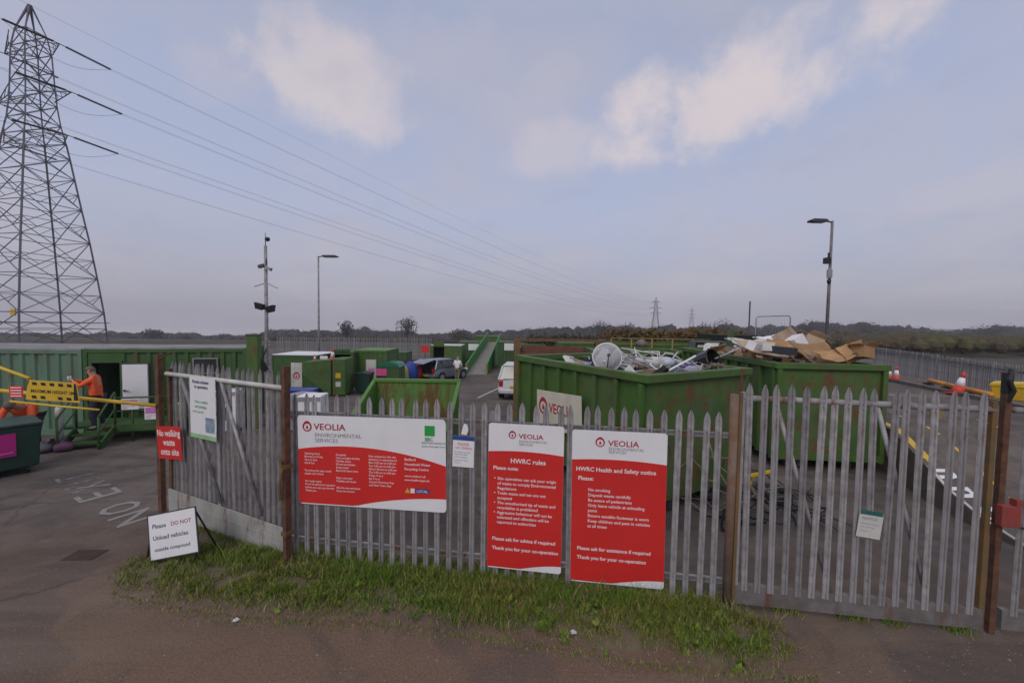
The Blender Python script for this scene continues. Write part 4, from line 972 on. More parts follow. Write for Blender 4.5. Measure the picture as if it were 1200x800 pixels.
# rusty twigs / wire at the right end of the skip
m = MB()
for i in range(60):
    p = Vector((r.gauss(0, .12), r.gauss(0, .1), r.uniform(-.06, .02))); m.path([p, p+Vector((r.gauss(0, .08), r.gauss(0, .08), r.uniform(.0, .1))), p+Vector((r.gauss(0, .13), r.gauss(0, .13), r.uniform(-.02, .1)))], .007, 5)
tag(m.build('wire_tangle', M('pale_wire', (.30, .25, .18), (.2, .16, .1), 8, .8), loc=s1(2.35, .45, 2.40)), 'tangle of brownish wire at the right end of the scrap skip', 'wire')

# ------------------------------------------------------------------ cardboard in the second skip
def s2(x, y, z):
    c, s = math.cos(S2a), math.sin(S2a); return Vector((S2.x + c*x - s*y, S2.y + s*x + c*y, z))
heap('cardboard_heap', S2, S2a, 2.32, 5.9, 2.36, CARD, 'flattened brown cardboard filling the skip behind the gate', 'cardboard', .20)
def flap(name, u, v, y, w, d, th, rot, mat, label, group='loose pieces of cardboard', curl=.1, cat='cardboard'):
    """a folded, slightly curled sheet of board"""
    m = MB(); n_ = 8; vs_ = []
    for side_ in (0, 1):
        for j in range(n_+1):
            for i in range(n_+1):
                a, b_ = i/n_-.5, j/n_-.5; z = curl*(a*a*2.2 + .5*b_*a) - side_*th + .05*noise.noise(Vector((a*3+u, b_*3+v, 1))) + .03*abs(noise.noise(Vector((a*7+v, b_*7, u))))
                vs_.append((a*w, b_*d, z))
    k = (n_+1)**2; idx = lambda s_, j, i: s_*k + j*(n_+1)+i
    fs = [(idx(0, j, i), idx(0, j, i+1), idx(0, j+1, i+1), idx(0, j+1, i)) for j in range(n_) for i in range(n_)] + [(idx(1, j, i), idx(1, j+1, i), idx(1, j+1, i+1), idx(1, j, i+1)) for j in range(n_) for i in range(n_)]
    for q_ in range(n_):
        fs += [(idx(0, 0, q_+1), idx(0, 0, q_), idx(1, 0, q_), idx(1, 0, q_+1)), (idx(0, n_, q_), idx(0, n_, q_+1), idx(1, n_, q_+1), idx(1, n_, q_)), (idx(0, q_, 0), idx(0, q_+1, 0), idx(1, q_+1, 0), idx(1, q_, 0)), (idx(0, q_+1, n_), idx(0, q_, n_), idx(1, q_, n_), idx(1, q_+1, n_))]
    m.add(vs_, fs); o = m.build(name, mat, loc=D(u, v, y)); o.rotation_euler = rot; return tag(o, label, cat, group)
R_ = math.radians
for a in [('cardboard_sheet', 893, 408, 9.9, 1.15, .9, .02, (R_(22), R_(4), R_(5)), CARDL, 'long pale folded cardboard sheet at the left of the cardboard heap', .12),
          ('cardboard_sheet', 918, 407, 9.8, .8, .35, .02, (R_(70), R_(5), R_(-5)), CARD, 'long narrow brown board across the middle of the cardboard heap', .1),
          ('cardboard_sheet', 924, 399, 10.2, .5, .62, .02, (R_(58), R_(-32), R_(-20)), CARDL, 'pinkish brown board leaning up beside the white carton', .05),
          ('cardboard_sheet', 952, 415, 9.3, .95, .7, .02, (R_(38), R_(4), R_(6)), CARD, 'broad brown board at the front middle of the cardboard heap', .22),
          ('cardboard_sheet', 992, 415, 9.1, .65, .42, .02, (R_(66), R_(-14), R_(14)), CARD, 'upright brown board right of the heap, left of the open box', .30),
          ('cardboard_sheet', 975, 418, 8.95, .8, .35, .02, (R_(35), R_(-8), R_(4)), CARD, 'curled brown board along the front rim of the cardboard skip', .25),
          ('cardboard_sheet', 876, 400, 10.8, .9, .5, .02, (R_(12), R_(2), R_(-12)), OFFW, 'white board lying at the back left of the cardboard heap', .05),
          ('cardboard_sheet', 900, 396, 11.6, .7, .4, .015, (R_(10), R_(-6), R_(8)), WHITE, 'thin white card at the very back of the cardboard heap', .05),
          ('cardboard_sheet', 862, 402, 10.6, .5, .4, .02, (R_(30), R_(10), R_(30)), OFFW, 'stack of pale board ends at the left corner of the cardboard heap', .05)]:
    flap(*a[:9], curl=a[9] if len(a) > 9 and not isinstance(a[9], str) else .1) if False else flap(a[0], a[1], a[2], a[3], a[4], a[5], a[6], a[7], a[8], a[9], curl=a[10])
for i in range(14):
    x, y = r.uniform(.35, 1.95), r.uniform(.4, 5.2); p = s2(x, y, 2.42 + r.uniform(-.02, .12))
    o = flap('cardboard_sheet', 600, 400, 9, r.uniform(.3, .7), r.uniform(.25, .5), .015, (r.gauss(0, .35), r.gauss(0, .35), r.uniform(0, 3)), r.choice([CARD, CARD, CARDL, OFFW]), 'small crumpled board end scattered in the cardboard heap', curl=r.uniform(-.1, .25)); o.location = p
def carton(u, v, y, s, rot, mat, label, flaps=True, group='cartons on the cardboard heap'):
    t = empty('carton', D(u, v, y), 0, label, 'box', group); t.rotation_euler = rot; a, b_, c = s
    m = MB(); m.box(-a/2, a/2, -b_/2, b_/2, 0, .01)
    for x in (-a/2, a/2-.01): m.box(x, x+.01, -b_/2+.01, b_/2-.01, .01, c)
    for y_ in (-b_/2, b_/2-.01): m.box(-a/2, a/2, y_, y_+.01, .01, c)
    m.build('body', mat, t)
    if flaps:
        for sx, sy in ((1, 0), (-1, 0), (0, 1), (0, -1)):
            m = MB(); x0, y0 = sx*a/2, sy*b_/2; dx, dy = sx*a*.4, sy*b_*.4; hz = .35*c*r.uniform(-.6, 1)
            if sx: P_ = [(x0, -b_/2, c), (x0, b_/2, c), (x0+dx, b_/2*.95, c+hz), (x0+dx, -b_/2*.95, c+hz)]
            else: P_ = [(-a/2, y0, c), (a/2, y0, c), (a/2*.95, y0+dy, c+hz), (-a/2*.95, y0+dy, c+hz)]
            m.add(P_ + [(x_, y_, z_-.006) for x_, y_, z_ in P_], [(0, 1, 2, 3), (7, 6, 5, 4), (0, 4, 5, 1), (1, 5, 6, 2), (2, 6, 7, 3), (3, 7, 4, 0)]); m.build('flap', mat, t)
    else: MB().box(-a/2, a/2, -b_/2, b_/2, c+.002, c+.012).build('flap', mat, t)
    return t
carton(936, 407, 9.9, (.34, .3, .28), (R_(-12), R_(-28), R_(20)), WHITE, 'small white carton tilted on top of the cardboard heap', False)
carton(948, 408, 10.0, (.42, .34, .30), (R_(-15), R_(22), R_(-10)), CARDL, 'pale brown carton right of the tilted white one', True)
carton(1010, 419, 8.85, (.32, .30, .26), (R_(-6), R_(9), R_(14)), CARD, 'open brown box with raised flaps at the right end of the cardboard skip', True)
carton(881, 410, 9.7, (.26, .22, .2), (R_(20), R_(12), R_(30)), WHITE, 'little white carton near the left front corner of the cardboard skip', False)
carton(900, 412, 9.3, (.24, .24, .2), (R_(0), R_(12), R_(60)), OFFW, 'grey white carton with a dark gap beside it, in front of the long pale sheet', False)
carton(918, 415, 9.1, (.42, .3, .16), (R_(4), R_(3), R_(10)), M('slate_card', (.045, .045, .06), None, 5, .7), 'dark slate carton under the middle boards of the cardboard heap', False)

# smaller mixed rubbish
MIX = [CARD, CARDL, OFFW, WHITE, M('printed_blue', (.05, .10, .25), (.4, .4, .42), 12, .6), M('printed_red', (.35, .06, .04), (.45, .4, .35), 12, .6), M('brown_wood', (.20, .12, .07), (.13, .08, .05), 8, .8), DARK, LGREY]
for i in range(46):
    two = i % 2; mt3 = r.choice(MIX)
    P_ = s2(r.uniform(.3, 2.0), r.uniform(.3, 4.5), 2.42 + r.uniform(-.03, .10)) if two else s1(r.uniform(.3, 2.4), r.uniform(.3, 3.7), 2.32 + r.uniform(-.03, .08))
    a, b_, c = r.uniform(.05, .17), r.uniform(.04, .12), r.uniform(.01, .07); m = MB(); m.box(-a, a, -b_, b_, -c, c)
    m.v = [(x*(1+r.uniform(-.25, .25)), y*(1+r.uniform(-.25, .25)), z*(1+r.uniform(-.4, .4))) for x, y, z in m.v]
    o = m.build('rubbish_piece', mt3, loc=P_, bevel=.004); o.rotation_euler = (r.gauss(0, .5), r.gauss(0, .5), r.uniform(0, 3))
    tag(o, 'small crushed piece of rubbish among the cardboard' if two else 'small crushed piece of rubbish among the scrap tubes', 'rubbish', 'rubbish in the cardboard skip' if two else 'rubbish in the scrap skip')
# ------------------------------------------------------------------ debris on the ground behind the fence
def tyre(p, rot, lab, group):
    t = empty('old_tyre', p, 0, lab, 'tyre', group); t.rotation_euler = rot
    prof = [(.20, -.08), (.27, -.10), (.31, -.07), (.32, 0), (.31, .07), (.27, .10), (.20, .08), (.19, 0)]
    m = MB(); n_ = 24; vs_ = [(rr*math.cos(2*PI*i/n_), rr*math.sin(2*PI*i/n_), z) for rr, z in prof for i in range(n_)]; k = len(prof)
    m.add(vs_, [(j*n_+i, j*n_+(i+1) % n_, ((j+1) % k)*n_+(i+1) % n_, ((j+1) % k)*n_+i) for j in range(k) for i in range(n_)]); m.build('tyre', TYRE, t, smooth=True)
    m = MB(); m.lathe([(.19, -.05), (.17, -.02), (.05, -.01), (.01, -.01)], 20); m.build('rim', LGREY, t, smooth=True)
for u, v, rot, lab in [(828, 583, (1.3, 0, .5), 'tyre leaning upright behind the fence end near the round gate post'), (905, 585, (.0, 0, 0), 'tyre lying flat behind the left part of the closed gate')]:
    tyre(W(u, v, 0) + Vector((0, 0, .3 if rot[0] > 1 else .11)), rot, lab, 'old tyres on the yard')
def tangle(u, v, n, sp, mat, rad, lab, cat='branches', hh_=.5):
    p0 = W(u, v, 0); m = MB()
    for i in range(n):
        p = Vector((r.gauss(0, sp*.5), r.gauss(0, sp*.4), r.uniform(.02, hh_*.5))); a = r.uniform(0, 2*PI); pts = [p]
        for k in range(4): a += r.gauss(0, .5); pts.append(pts[-1] + Vector((math.cos(a)*sp*.28, math.sin(a)*sp*.28, r.gauss(0.02, hh_*.14)))); pts[-1].z = max(.015, pts[-1].z)
        m.path(pts, [rad, rad*.9, rad*.7, rad*.5, rad*.3], 5)
    return tag(m.build('scrap_branches', mat, loc=p0), lab, cat)
tangle(838, 600, 20, .8, M('pale_branch', (.26, .23, .19), (.16, .14, .12), 6, .9), .016, 'heap of pale bent branches behind the fence end', hh_=1.4)
tangle(868, 610, 12, .7, DARK, .022, 'black cable heap behind the first pales of the closed gate', 'cable', .5)
tangle(925, 592, 16, .7, BLACK, .018, 'black scrap cables lying on the yard in the middle of the closed gate', 'cable', .3)
p = W(893, 575, 0); m = MB(); m.bar((-.25, 0, .30), (.25, .1, .36), .05); m.bar((-.2, .1, .02), (-.12, .05, .32), .03); tag(m.build('scrap_plank', YEL, loc=p), 'short yellow bar propped behind the gate next to the tyre', 'bar')
# scrap fridges behind the gate leaf
def cooker(u, v, y, w, h, ang, lab, mat=WHITE):
    p = D(u, v, y); t = empty('scrap_washing_machine', (p.x, p.y, G(p.x, p.y)), ang, lab, 'appliance', 'scrap appliances behind the gate')
    top = p.z - G(p.x, p.y); MB().box(-w/2, w/2, 0, .55, .02, top).build('body', mat, t, bevel=.02)
    m = MB(); mt2 = Matrix.Translation((0, -.002, top*.45)) @ Matrix.Rotation(PI/2, 4, 'X'); m.lathe([(.19, 0), (.19, .02), (.15, .03), (.14, .01), (.01, .012)], 20, M=mt2); m.build('door', DGREY, t, smooth=True)
    MB().box(-w/2+.02, w/2-.02, -.012, -.002, top-.14, top-.03).build('control_panel', LGREY, t)
cooker(362, 464, 10.2, .6, 1, .1, 'white scrap washing machine with a round dark door, right of the gate post')
cooker(347, 462, 11.2, .55, 1, -.2, 'grey scrap washing machine half behind the gate post', LGREY)
cooker(262, 458, 11.0, .6, 1, .2, 'white scrap washing machine seen through the open gate leaf')
q = W(345, 500, G(0, 12)); t = empty('blue_crate', D(352, 462, 12.6), .1, 'blue plastic crate on top of the appliances behind the gate', 'crate')
m = MB(); m.box(-.45, .45, -.25, .25, -.14, .14); m.build('body', BLUEP, t, bevel=.02); MB().box(-.48, .48, -.28, .28, .142, .18).build('rim', BLUEP, t)
# ------------------------------------------------------------------ middle distance: containers, bins, ramp, columns
def gbox(u0, u1, y): return X(u0, y), X(u1, y)
def placed(u0, u1, vt, y, dep, mat, label, **k):
    x0, x1 = gbox(u0, u1, y); g = G(0, y); h = D((u0+u1)/2, vt, y).z - g
    return container((x0, y, g), k.pop('ang', 0), x1-x0, dep, h, mat, label, **k), x1-x0, h
c_, l_, h_ = placed(318, 372, 416, 20.5, 2.4, GREEN_C, 'green container with a white roof strip and white sign left of the chute box', roof=WHITE, plain=True)
MB().box((341-318)/54*l_, (354-318)/54*l_, -.03, -.005, .15*h_, .80*h_).build('sign_panel', OFFW, c_)
m = MB(); ring2(m, (347.5-318)/54*l_, .45*h_, .18, .06, -.034); m.build('logo', REDD, c_)
# chute-topped box (paper bank)
y = 19.0; g = G(0, y); x0, x1 = gbox(354, 386, y); x2 = X(402, y)
t = empty('recycling_bank', (x0, y, g), .12, 'green sloped-side recycling bank with yellow and white stickers', 'recycling bank')
hT = D(385, 422, y).z - g; w = x2-x0; a_ = (x1-x0)
m = MB(); m.prism([(0, hT*.62), (a_*.9, .05), (a_, .05), (a_, hT), (0, hT*.93)], 0, 1.5); m.build('hopper', GREEN, t)
m = MB(); m.box(a_+.08, w, .0, 1.5, .05, hT+.03); m.build('body', GREEN, t, bevel=.01); MB().box(a_+.003, a_+.078, .04, 1.4, .05, hT-.02).build('gap', DARK, t)  # solid dark strip between the parts, the gap's shade put into its colour
MB().box(a_+.22, a_+.46, -.012, -.003, hT*.50, hT*.64).build('yellow_sticker', YEL, t); MB().box(a_+.22, a_+.46, -.012, -.003, hT*.26, hT*.40).build('white_sticker', OFFW, t)
for k, (u0, u1, vt, vb, mt2, lab) in enumerate([(375, 384, 417, 424, RED, 'small red and white plate on the roof edge left of the cone')]):
    p = D(u0, vb, 20.2); q = D(u1, vt, 20.2); t = empty('roof_plate', p, 0, lab, 'sign'); MB().box(0, q.x-p.x, 0, .02, 0, q.z-p.z).build('plate', mt2, t); MB().box(0, q.x-p.x, -.004, -.001, (q.z-p.z)*.5, (q.z-p.z)).build('white_band', WHITE, t)
def cone(p, h, lab, tilt=0, group='traffic cones', rz=0):
    t = empty('traffic_cone', p, rz, lab, 'traffic cone', group); t.rotation_euler = (0, tilt, rz)
    MB().box(-h*.27, h*.27, -h*.27, h*.27, 0, h*.05).build('base', CONER, t, bevel=.01)
    MB().lathe([(h*.21, h*.052), (h*.155, h*.40)], 18).build('lower_body', CONER, t, smooth=True)
    MB().lathe([(h*.154, h*.402), (h*.085, h*.74)], 18).build('reflective_sleeve', WHITE, t, smooth=True)
    MB().lathe([(h*.084, h*.742), (h*.035, h), (h*.001, h)], 18).build('tip', CONER, t, smooth=True); return t
p = D(389, 424, 20.0); cone(p, D(389, 408, 20.0).z-p.z, 'cone standing on the recycling bank roof', .1)
p = D(369, 424, 20.0); cone(p, D(369, 415, 20.0).z-p.z, 'smaller cone left of the roof plate')
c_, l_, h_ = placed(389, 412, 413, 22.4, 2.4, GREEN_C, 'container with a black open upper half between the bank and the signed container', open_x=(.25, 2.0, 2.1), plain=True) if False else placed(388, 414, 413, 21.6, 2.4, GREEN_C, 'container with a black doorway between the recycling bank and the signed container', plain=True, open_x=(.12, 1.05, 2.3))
c_, l_, h_ = placed(414, 453, 411, 22.2, 2.4, GREEN, 'ribbed green container with a white poster on its side', roof=GREEN_L)
m = MB(); m.box((429-414)/39*l_, (441-414)/39*l_, -.03, -.004, .28*h_, .78*h_); m.build('poster', OFFW, c_); MB().box((432-414)/39*l_, (439-414)/39*l_, -.034, -.031, .42*h_, .56*h_).build('poster_print', PINK, c_)
def wheelie(u, vb, y, w, h, mat, lab, ang=0):
    p = D(u, vb, y); g = G(0, y); t = empty('wheeled_bin', (p.x, y, g), ang, lab, 'bin', 'wheeled bins by the containers')
    m = MB(); a, b_ = w*.42, w*.5; m.add([(-a, -a, .1), (a, -a, .1), (a, a, .1), (-a, a, .1), (-b_, -b_, h*.9), (b_, -b_, h*.9), (b_, b_, h*.9), (-b_, b_, h*.9)], [(3, 2, 1, 0), (4, 5, 6, 7), (0, 1, 5, 4), (1, 2, 6, 5), (2, 3, 7, 6), (3, 0, 4, 7)]); m.build('body', mat, t)
    m = MB(); m.prism([(-b_-.03, h*.905), (b_+.03, h*.905), (b_+.03, h*.95), (0, h), (-b_-.03, h*.95)], -b_-.04, b_+.04); m.build('lid', mat, t)
    for x in (-a, a-.05): m = MB(); m.tube((x, a, .1), (x+.05, a, .1), .1, n=12); m.build('wheel', BLACK, t)
wheelie(427, 455, 20.6, .75, 1.15, GREEN_D, 'dark green bin standing by the sheet of cardboard')
p = W(415, 457); sheet('cardboard_sheet', [p+Vector((-.28, 0, 0)), p+Vector((.28, 0, 0)), p+Vector((.26, .3, .75)), p+Vector((-.26, .3, .78))], CARDL, 'pale cardboard sheet leaning beside the dark green bin', 'cardboard')
p = W(407, 460); m = MB(); m.lathe([(.01, 0), (.26, .03), (.3, .15), (.2, .3), (.01, .34)], 12); m.v = [(a*1.5*(1+.3*noise.noise(Vector((a*5, b*5, c*5)))), b, c) for a, b, c in m.v]; tag(m.build('plastic_sack', OFFW, loc=p, smooth=True), 'white sack on the ground in front of the black doorway', 'sack')
# bottle bank, domed, green, with pink sign
y = 22.0; g = G(0, y); x0, x1 = gbox(441, 468, y); hT = D(455, 424, y).z-g; w = x1-x0
t = empty('bottle_bank', (x0, y, g), 0, 'green bottle bank with a rounded lid left of the blue sack', 'recycling bank')
m = MB(); m.box(0, w, 0, 1.2, .05, hT*.82); m.build('body', GREEN_C, t, bevel=.03); m = MB(); m.prism([(-.03, hT*.823), (w+.03, hT*.823), (w*.92, hT*.95), (w*.5, hT), (w*.08, hT*.95)], -.03, 1.23); m.build('lid', M('teal_plastic', (.02, .17, .09), None, 3, .4), t)
p = D(441, 440, 21); p2 = D(453, 432, 21); t = empty('small_sign', (p.x, 21, G(0, 21)), 0, 'small bright pink sign on a post in front of the bottle bank', 'sign')
zz = p.z-G(0, 21); zt = p2.z-G(0, 21); MB().box(0, p2.x-p.x, -.02, 0, zz, zt).build('panel', M('bright_pink', (.75, .08, .28), None, 4, .5), t)
for x in (.02, p2.x-p.x-.05): MB().box(x, x+.03, .002, .03, 0, zt).build('post', WHITE, t)
MB().box(0, p2.x-p.x, -.018, 0, zz-.28, zz-.004).build('lower_panel', BLACK, t)
for k, (u, vb, y, w, h, mt2, lab) in enumerate([(473, 443, 26.5, .95, 1.25, M('yellow_sack', (.42, .40, .14), None, 3, .6), 'yellowish sack left of the blue sack'), (481, 442, 26.8, 1.0, 1.5, BLUEP, 'blue sack left of the car with the open boot'), (489, 441, 27.8, .8, 1.2, RED, 'red sack half hidden between the blue sack and the car')]):
    p = D(u, vb, y); m = MB(); m.lathe([(.01, 0), (.46, .02), (.5, .4), (.42, .8), (.2, .97), (.01, 1)], 12); m.v = [(a*w*(1+.15*noise.noise(Vector((a*4, b*4, c*4+k)))), b*w, c*h) for a, b, c in m.v]; tag(m.build('bulk_sack', mt2, loc=(p.x, y, G(0, y)), smooth=True), lab, 'sack', 'bulk sacks beside the car')
p = D(475, 432, 28.5); t = empty('open_skip', (X(460, 29), 29, -1), 0, 'low dark skip of black bags behind the sacks', 'skip', 'small skips'); w = X(494, 29)-X(460, 29); zt = D(476, 424, 29).z+1
MB().box(0, w, 0, 1.6, .1, zt-.2).build('body', BROWNR, t)
m = MB(); r = random.Random(5)
for i in range(14): m.lathe([(.01, 0), (.3, .05), (.26, .3), (.01, .4)], 8, (r.uniform(.2, w-.2), r.uniform(.1, 1.2), zt-.3))
tag(m.build('bag_heap', DARK, loc=t.location, smooth=True), 'black bags piled in the low dark skip', 'bags', kind='stuff')
# far group
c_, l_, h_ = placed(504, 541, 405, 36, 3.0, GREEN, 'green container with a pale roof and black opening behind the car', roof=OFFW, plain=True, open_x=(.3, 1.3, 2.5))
c_, l_, h_ = placed(536, 564, 401, 41, 3.0, GREEN_C, 'dark green container with a white sign left of the ramp'); MB().box((549-536)/28*l_, (561-536)/28*l_, -.05, -.004, .62*h_, .93*h_).build('sign_panel', WHITE, c_)
c_, l_, h_ = placed(556, 586, 394, 50, 3.0, GREEN, 'tall green container at the top of the ramp', roof=GREEN)
c_, l_, h_ = placed(583, 606, 401, 36, 3.0, GREEN_C, 'dark green container with a white sign right of the ramp'); MB().box((591-583)/23*l_, (602-583)/23*l_, -.05, -.004, .70*h_, .96*h_).build('sign_panel', WHITE, c_)
p = D(494, 413, 34); t = empty('red_sign', (p.x, 34, -1), 0, 'red sign above the open boot of the car', 'sign'); zz = p.z+1; MB().box(0, .65, -.03, 0, zz, zz+.6).build('panel', RED, t); MB().box(.28, .34, .002, .05, 0, zz+.5).build('post', DGREY, t)
# bright green walled ramp
ya, yb_ = 32.0, 46.0; za, zb_ = -1.0, 1.0
La, Lb = Vector((X(546, ya), ya, za)), Vector((X(571, yb_), yb_, zb_)); Ra, Rb = Vector((X(570, ya), ya, za)), Vector((X(586, yb_), yb_, zb_))
t = empty('unloading_ramp', (La+Ra)/2, 0, 'bright green walled ramp climbing between the far containers', 'ramp'); o0 = t.location.copy()
def wallp(a, b_, h1, h2, th, mt2, name):
    a, b_ = a-o0, b_-o0; m = MB(); pts = [a-Vector((0, 0, .6)), b_-Vector((0, 0, 2.2)), b_+Vector((0, 0, h2)), a+Vector((0, 0, h1))]; m.add(pts+[q_+Vector((th, 0, 0)) for q_ in pts], [(0, 1, 2, 3), (7, 6, 5, 4), (0, 4, 5, 1), (1, 5, 6, 2), (2, 6, 7, 3), (3, 7, 4, 0)]); m.build(name, mt2, t)
wallp(La, Lb, .85, 1.15, .10, GREEN_B, 'side_wall'); wallp(Ra, Rb, .85, 1.1, .10, GREEN_B, 'side_wall')
m = MB(); m.add([La-o0+Vector((.1, 0, .01)), Ra-o0+Vector((0, 0, .01)), Rb-o0, Lb-o0+Vector((.1, 0, 0))], [(0, 1, 2, 3)]); m.build('deck', CONCR, t)
m = MB(); m.bar(La-o0+Vector((.05, -.03, 0)), La-o0+Vector((.05, -.03, .88)), .14); m.build('end_cap', YELR, t); m = MB(); m.bar(Ra-o0+Vector((.05, -.03, 0)), Ra-o0+Vector((.05, -.03, .88)), .14); m.build('end_cap', YELR, t)
# kerb line painted on the yard
m = MB(); a, b_ = W(560, 466), W(590, 452); m.bar(a+Vector((0, 0, .006)), b_+Vector((0, 0, .006)), .10, .004); tag(m.build('road_marking', OFFW), kind='structure')

# fence at the far side of the yard
a, b_ = Vector((X(325, 46), 46, -1)), Vector((X(505, 50), 50, -1)); dd = b_-a; t = empty('palisade_fence', a, math.atan2(dd.y, dd.x), 'dark far palisade fence across the back of the yard', 'fence')
me = pale_mesh(2.2, .074)
for i in range(96):
    o = bpy.data.objects.new('pale', me); COL.objects.link(o); o.parent = t; o.location = (dd.length*i/95, 0, 0); o.rotation_euler = (0, random.gauss(0, .01), 0)
for z in (.4, 1.9): m = MB(); m.box(0, dd.length, .014, .06, z-.03, z+.03); m.build('rail', DGREY, t)
# low clutter of containers filling the back of the yard
for u0, u1, vt, y, lab in [(452, 476, 413, 40, 'small dark green container behind the low skip of black bags'), (606, 640, 404, 34, 'dark green container behind the raised hoop of the tipping skip'), (655, 700, 402, 30, 'green container left of the garden waste skip')]:
    placed(u0, u1, vt, y, 2.4, GREEN_C if y > 31 else GREEN, lab)
m = MB(); rr = random.Random(18)
for i in range(30): u = rr.uniform(608, 720); clump(m, Vector((X(u, 36), 36+rr.uniform(-1, 1), D(u, 397, 36).z-.2)), 1.3, 1.2, .7*rr.uniform(.5, 1.1), 120, .14, rr)
tag(m.build('soil_heap', SCRUBR), 'brown heap of soil and roots behind the tipping skip', 'heap', kind='stuff')
# skips and clutter behind the big ones
t = skip(Vector((X(716, 22), 22, G(0, 22))), 0, X(845, 22)-X(716, 22), 3.0, D(780, 401, 22).z-G(0, 22), 'far green skip heaped with garden waste', ribs=1.0)
m = MB(); rr = random.Random(8)
for i in range(16):
    u = rr.uniform(716, 862); clump(m, Vector((X(u, 23.4), 23.4+rr.uniform(-.8, .8), D(u, 392, 23.4).z)), .9, .7, .45*rr.uniform(.5, 1.1), 120, .14, rr)
tag(m.build('garden_waste', GORSE), 'dark green and yellow hedge cuttings heaped on the far skip', 'garden waste', kind='stuff')
x0, x1 = gbox(716, 836, 18.5); z1 = D(775, 397, 18.5).z; t = empty('guard_rail', (x0, 18.5, G(0, 18.5)), 0, 'ochre guard rail running behind the crosswise skip', 'railing'); zz = z1-G(0, 18.5)
m = MB(); m.tube((0, 0, zz), (x1-x0, 0, zz), .022); m.tube((0, 0, zz-.28), (x1-x0, 0, zz-.28), .018); m.build('rail', YELR, t, smooth=True)
for k in range(6): x = (x1-x0)*k/5; m = MB(); m.tube((x, 0, 0), (x, 0, zz), .03); m.build('post', YELR, t, smooth=True)
p = D(751, 404, 17.2); m = MB(); m.lathe([(.01, -.12), (.2, -.1), (.22, .04), (.12, .16), (.01, .2)], 14); m.v = [(a*(1+.4*noise.noise(Vector((a*5, b*5, c*5)))), b, c) for a, b, c in m.v]; tag(m.build('plastic_sack', M('pinkish_sack', (.20, .15, .14), None, 5, .6), loc=D(752, 403, 15.9), smooth=True), 'greyish pink sack on the crosswise skip', 'sack')
t = empty('flat_box', D(832, 405, 15.6), 0, 'dark flat box with a white interior strip on the crosswise skip', 'box'); MB().box(-.65, .65, 0, .4, -.12, .18).build('casing', M('slate_frame', (.12, .14, .15), None, 4, .6), t); MB().box(-.58, .58, -.012, -.002, -.07, .13).build('opening', DARK, t); MB().box(-.5, .45, -.03, -.014, -.06, .02).build('white_strip', OFFW, t)  # dark plate on a solid casing, the shaded inside put into its colour
p = D(853, 409, 14.6); t = empty('skip_lifting_post', (p.x, 14.4, G(0, 14.4)), 0, 'pointed green upright between the crosswise and cardboard skips', 'post'); zt = D(853, 386, 14.4).z-G(0, 14.4); MB().prism([(-.16, 0), (.16, 0), (.14, zt-.35), (.04, zt), (-.10, zt-.3)], 0, .12).build('plate', GREEN_C, t); MB().tube((.0, -.03, zt-.4), (.9, -.3, zt-.62), .03).build('arm', GREEN_C, t)
x0, x1 = gbox(848, 924, 17.5); t = empty('open_skip', (x0, 17.5, G(0, 17.5)), 0, 'skip with a black tarpaulin cover behind the cardboard skip', 'skip', 'large open skips'); zt = D(885, 393, 17.5).z-G(0, 17.5); MB().box(0, x1-x0, 0, 2.4, .1, zt-.25).build('body', GREEN_C, t); MB().box(-.05, x1-x0+.05, -.05, 2.45, zt-.248, zt).build('flat_top', DARK, t)  # plain near-black slab closes the top
# mesh fence panel
x0, x1 = gbox(885, 925, 19); z0, z1 = D(905, 399, 19).z, D(905, 371, 19).z; t = empty('mesh_fence_panel', (x0, 19, G(0, 19)), 0, 'grey wire mesh fence panel standing behind the cardboard skip', 'fence'); zz = z1-G(0, 19); w = x1-x0
m = MB(); m.path([(0, 0, .1), (0, 0, zz-.1), (.08, 0, zz), (w-.08, 0, zz+.06), (w, 0, zz-.05), (w, 0, .1)], .028, 8); m.build('frame', LGREY, t, smooth=True)
m = MB()
for k in range(1, 12): m.tube((w*k/12, 0, .1), (w*k/12, 0, zz), .004, n=4, caps=False)
for k in range(1, 9): m.tube((0, 0, .1+(zz-.1)*k/9), (w, 0, .1+(zz-.1)*k/9), .004, n=4, caps=False)
m.build('mesh', LGREY, t)
p = D(879, 353, 20); t = tag(MB().tube((0, 0, 0), (0, 0, p.z-G(0, 20)), .045, .035, n=10).build('thin_pole', DGREY, loc=(p.x, 20, G(0, 20)), smooth=True), 'thin black pole standing left of the wire mesh panel', 'pole')

# ------------------------------------------------------------------ right side: kerb, barrier tubes, yellow box, cones, boundary fence
def onp(u, v): return W(u, v, 1.15)
q = onp(1050, 447); cone(q, .62, 'red cone with a white sleeve turned away, behind the corner of the cardboard skip', 0, rz=.3); q = onp(1043, 446); cone(q, .55, 'cone half hidden behind the corner of the cardboard skip', -.12)
q = onp(1121, 463); cone(q, .78, 'leaning cone with a tall white sleeve beside the orange barrier tubes', .26)
a, b_ = onp(1088, 451), onp(1163, 470); t = empty('orange_barrier', a, math.atan2(b_.y-a.y, b_.x-a.x), 'orange plastic barrier planks laid along the edge of the raised road', 'barrier'); ln = (b_-a).length
for k in range(3): m = MB(); m.tube((ln*(k/3)+.03, 0, .18), (ln*((k+1)/3)-.03, 0, .18), .075, n=12); m.build('plank', ORANGE, t, smooth=True)
for k in range(4): m = MB(); m.box(ln*k/3-.05, ln*k/3+.05, -.14, .14, 0, .10); m.build('foot', DGREY, t)
a, b_ = onp(1040, 446), onp(1240, 488)
t = empty('low_kerb_wall', a, math.atan2(b_.y-a.y, b_.x-a.x), 'low dirty kerb running below the orange barrier planks', 'kerb'); ln = (b_-a).length; MB().box(0, ln, -.10, .10, 0, .12).build('kerb', DIRTW, t)
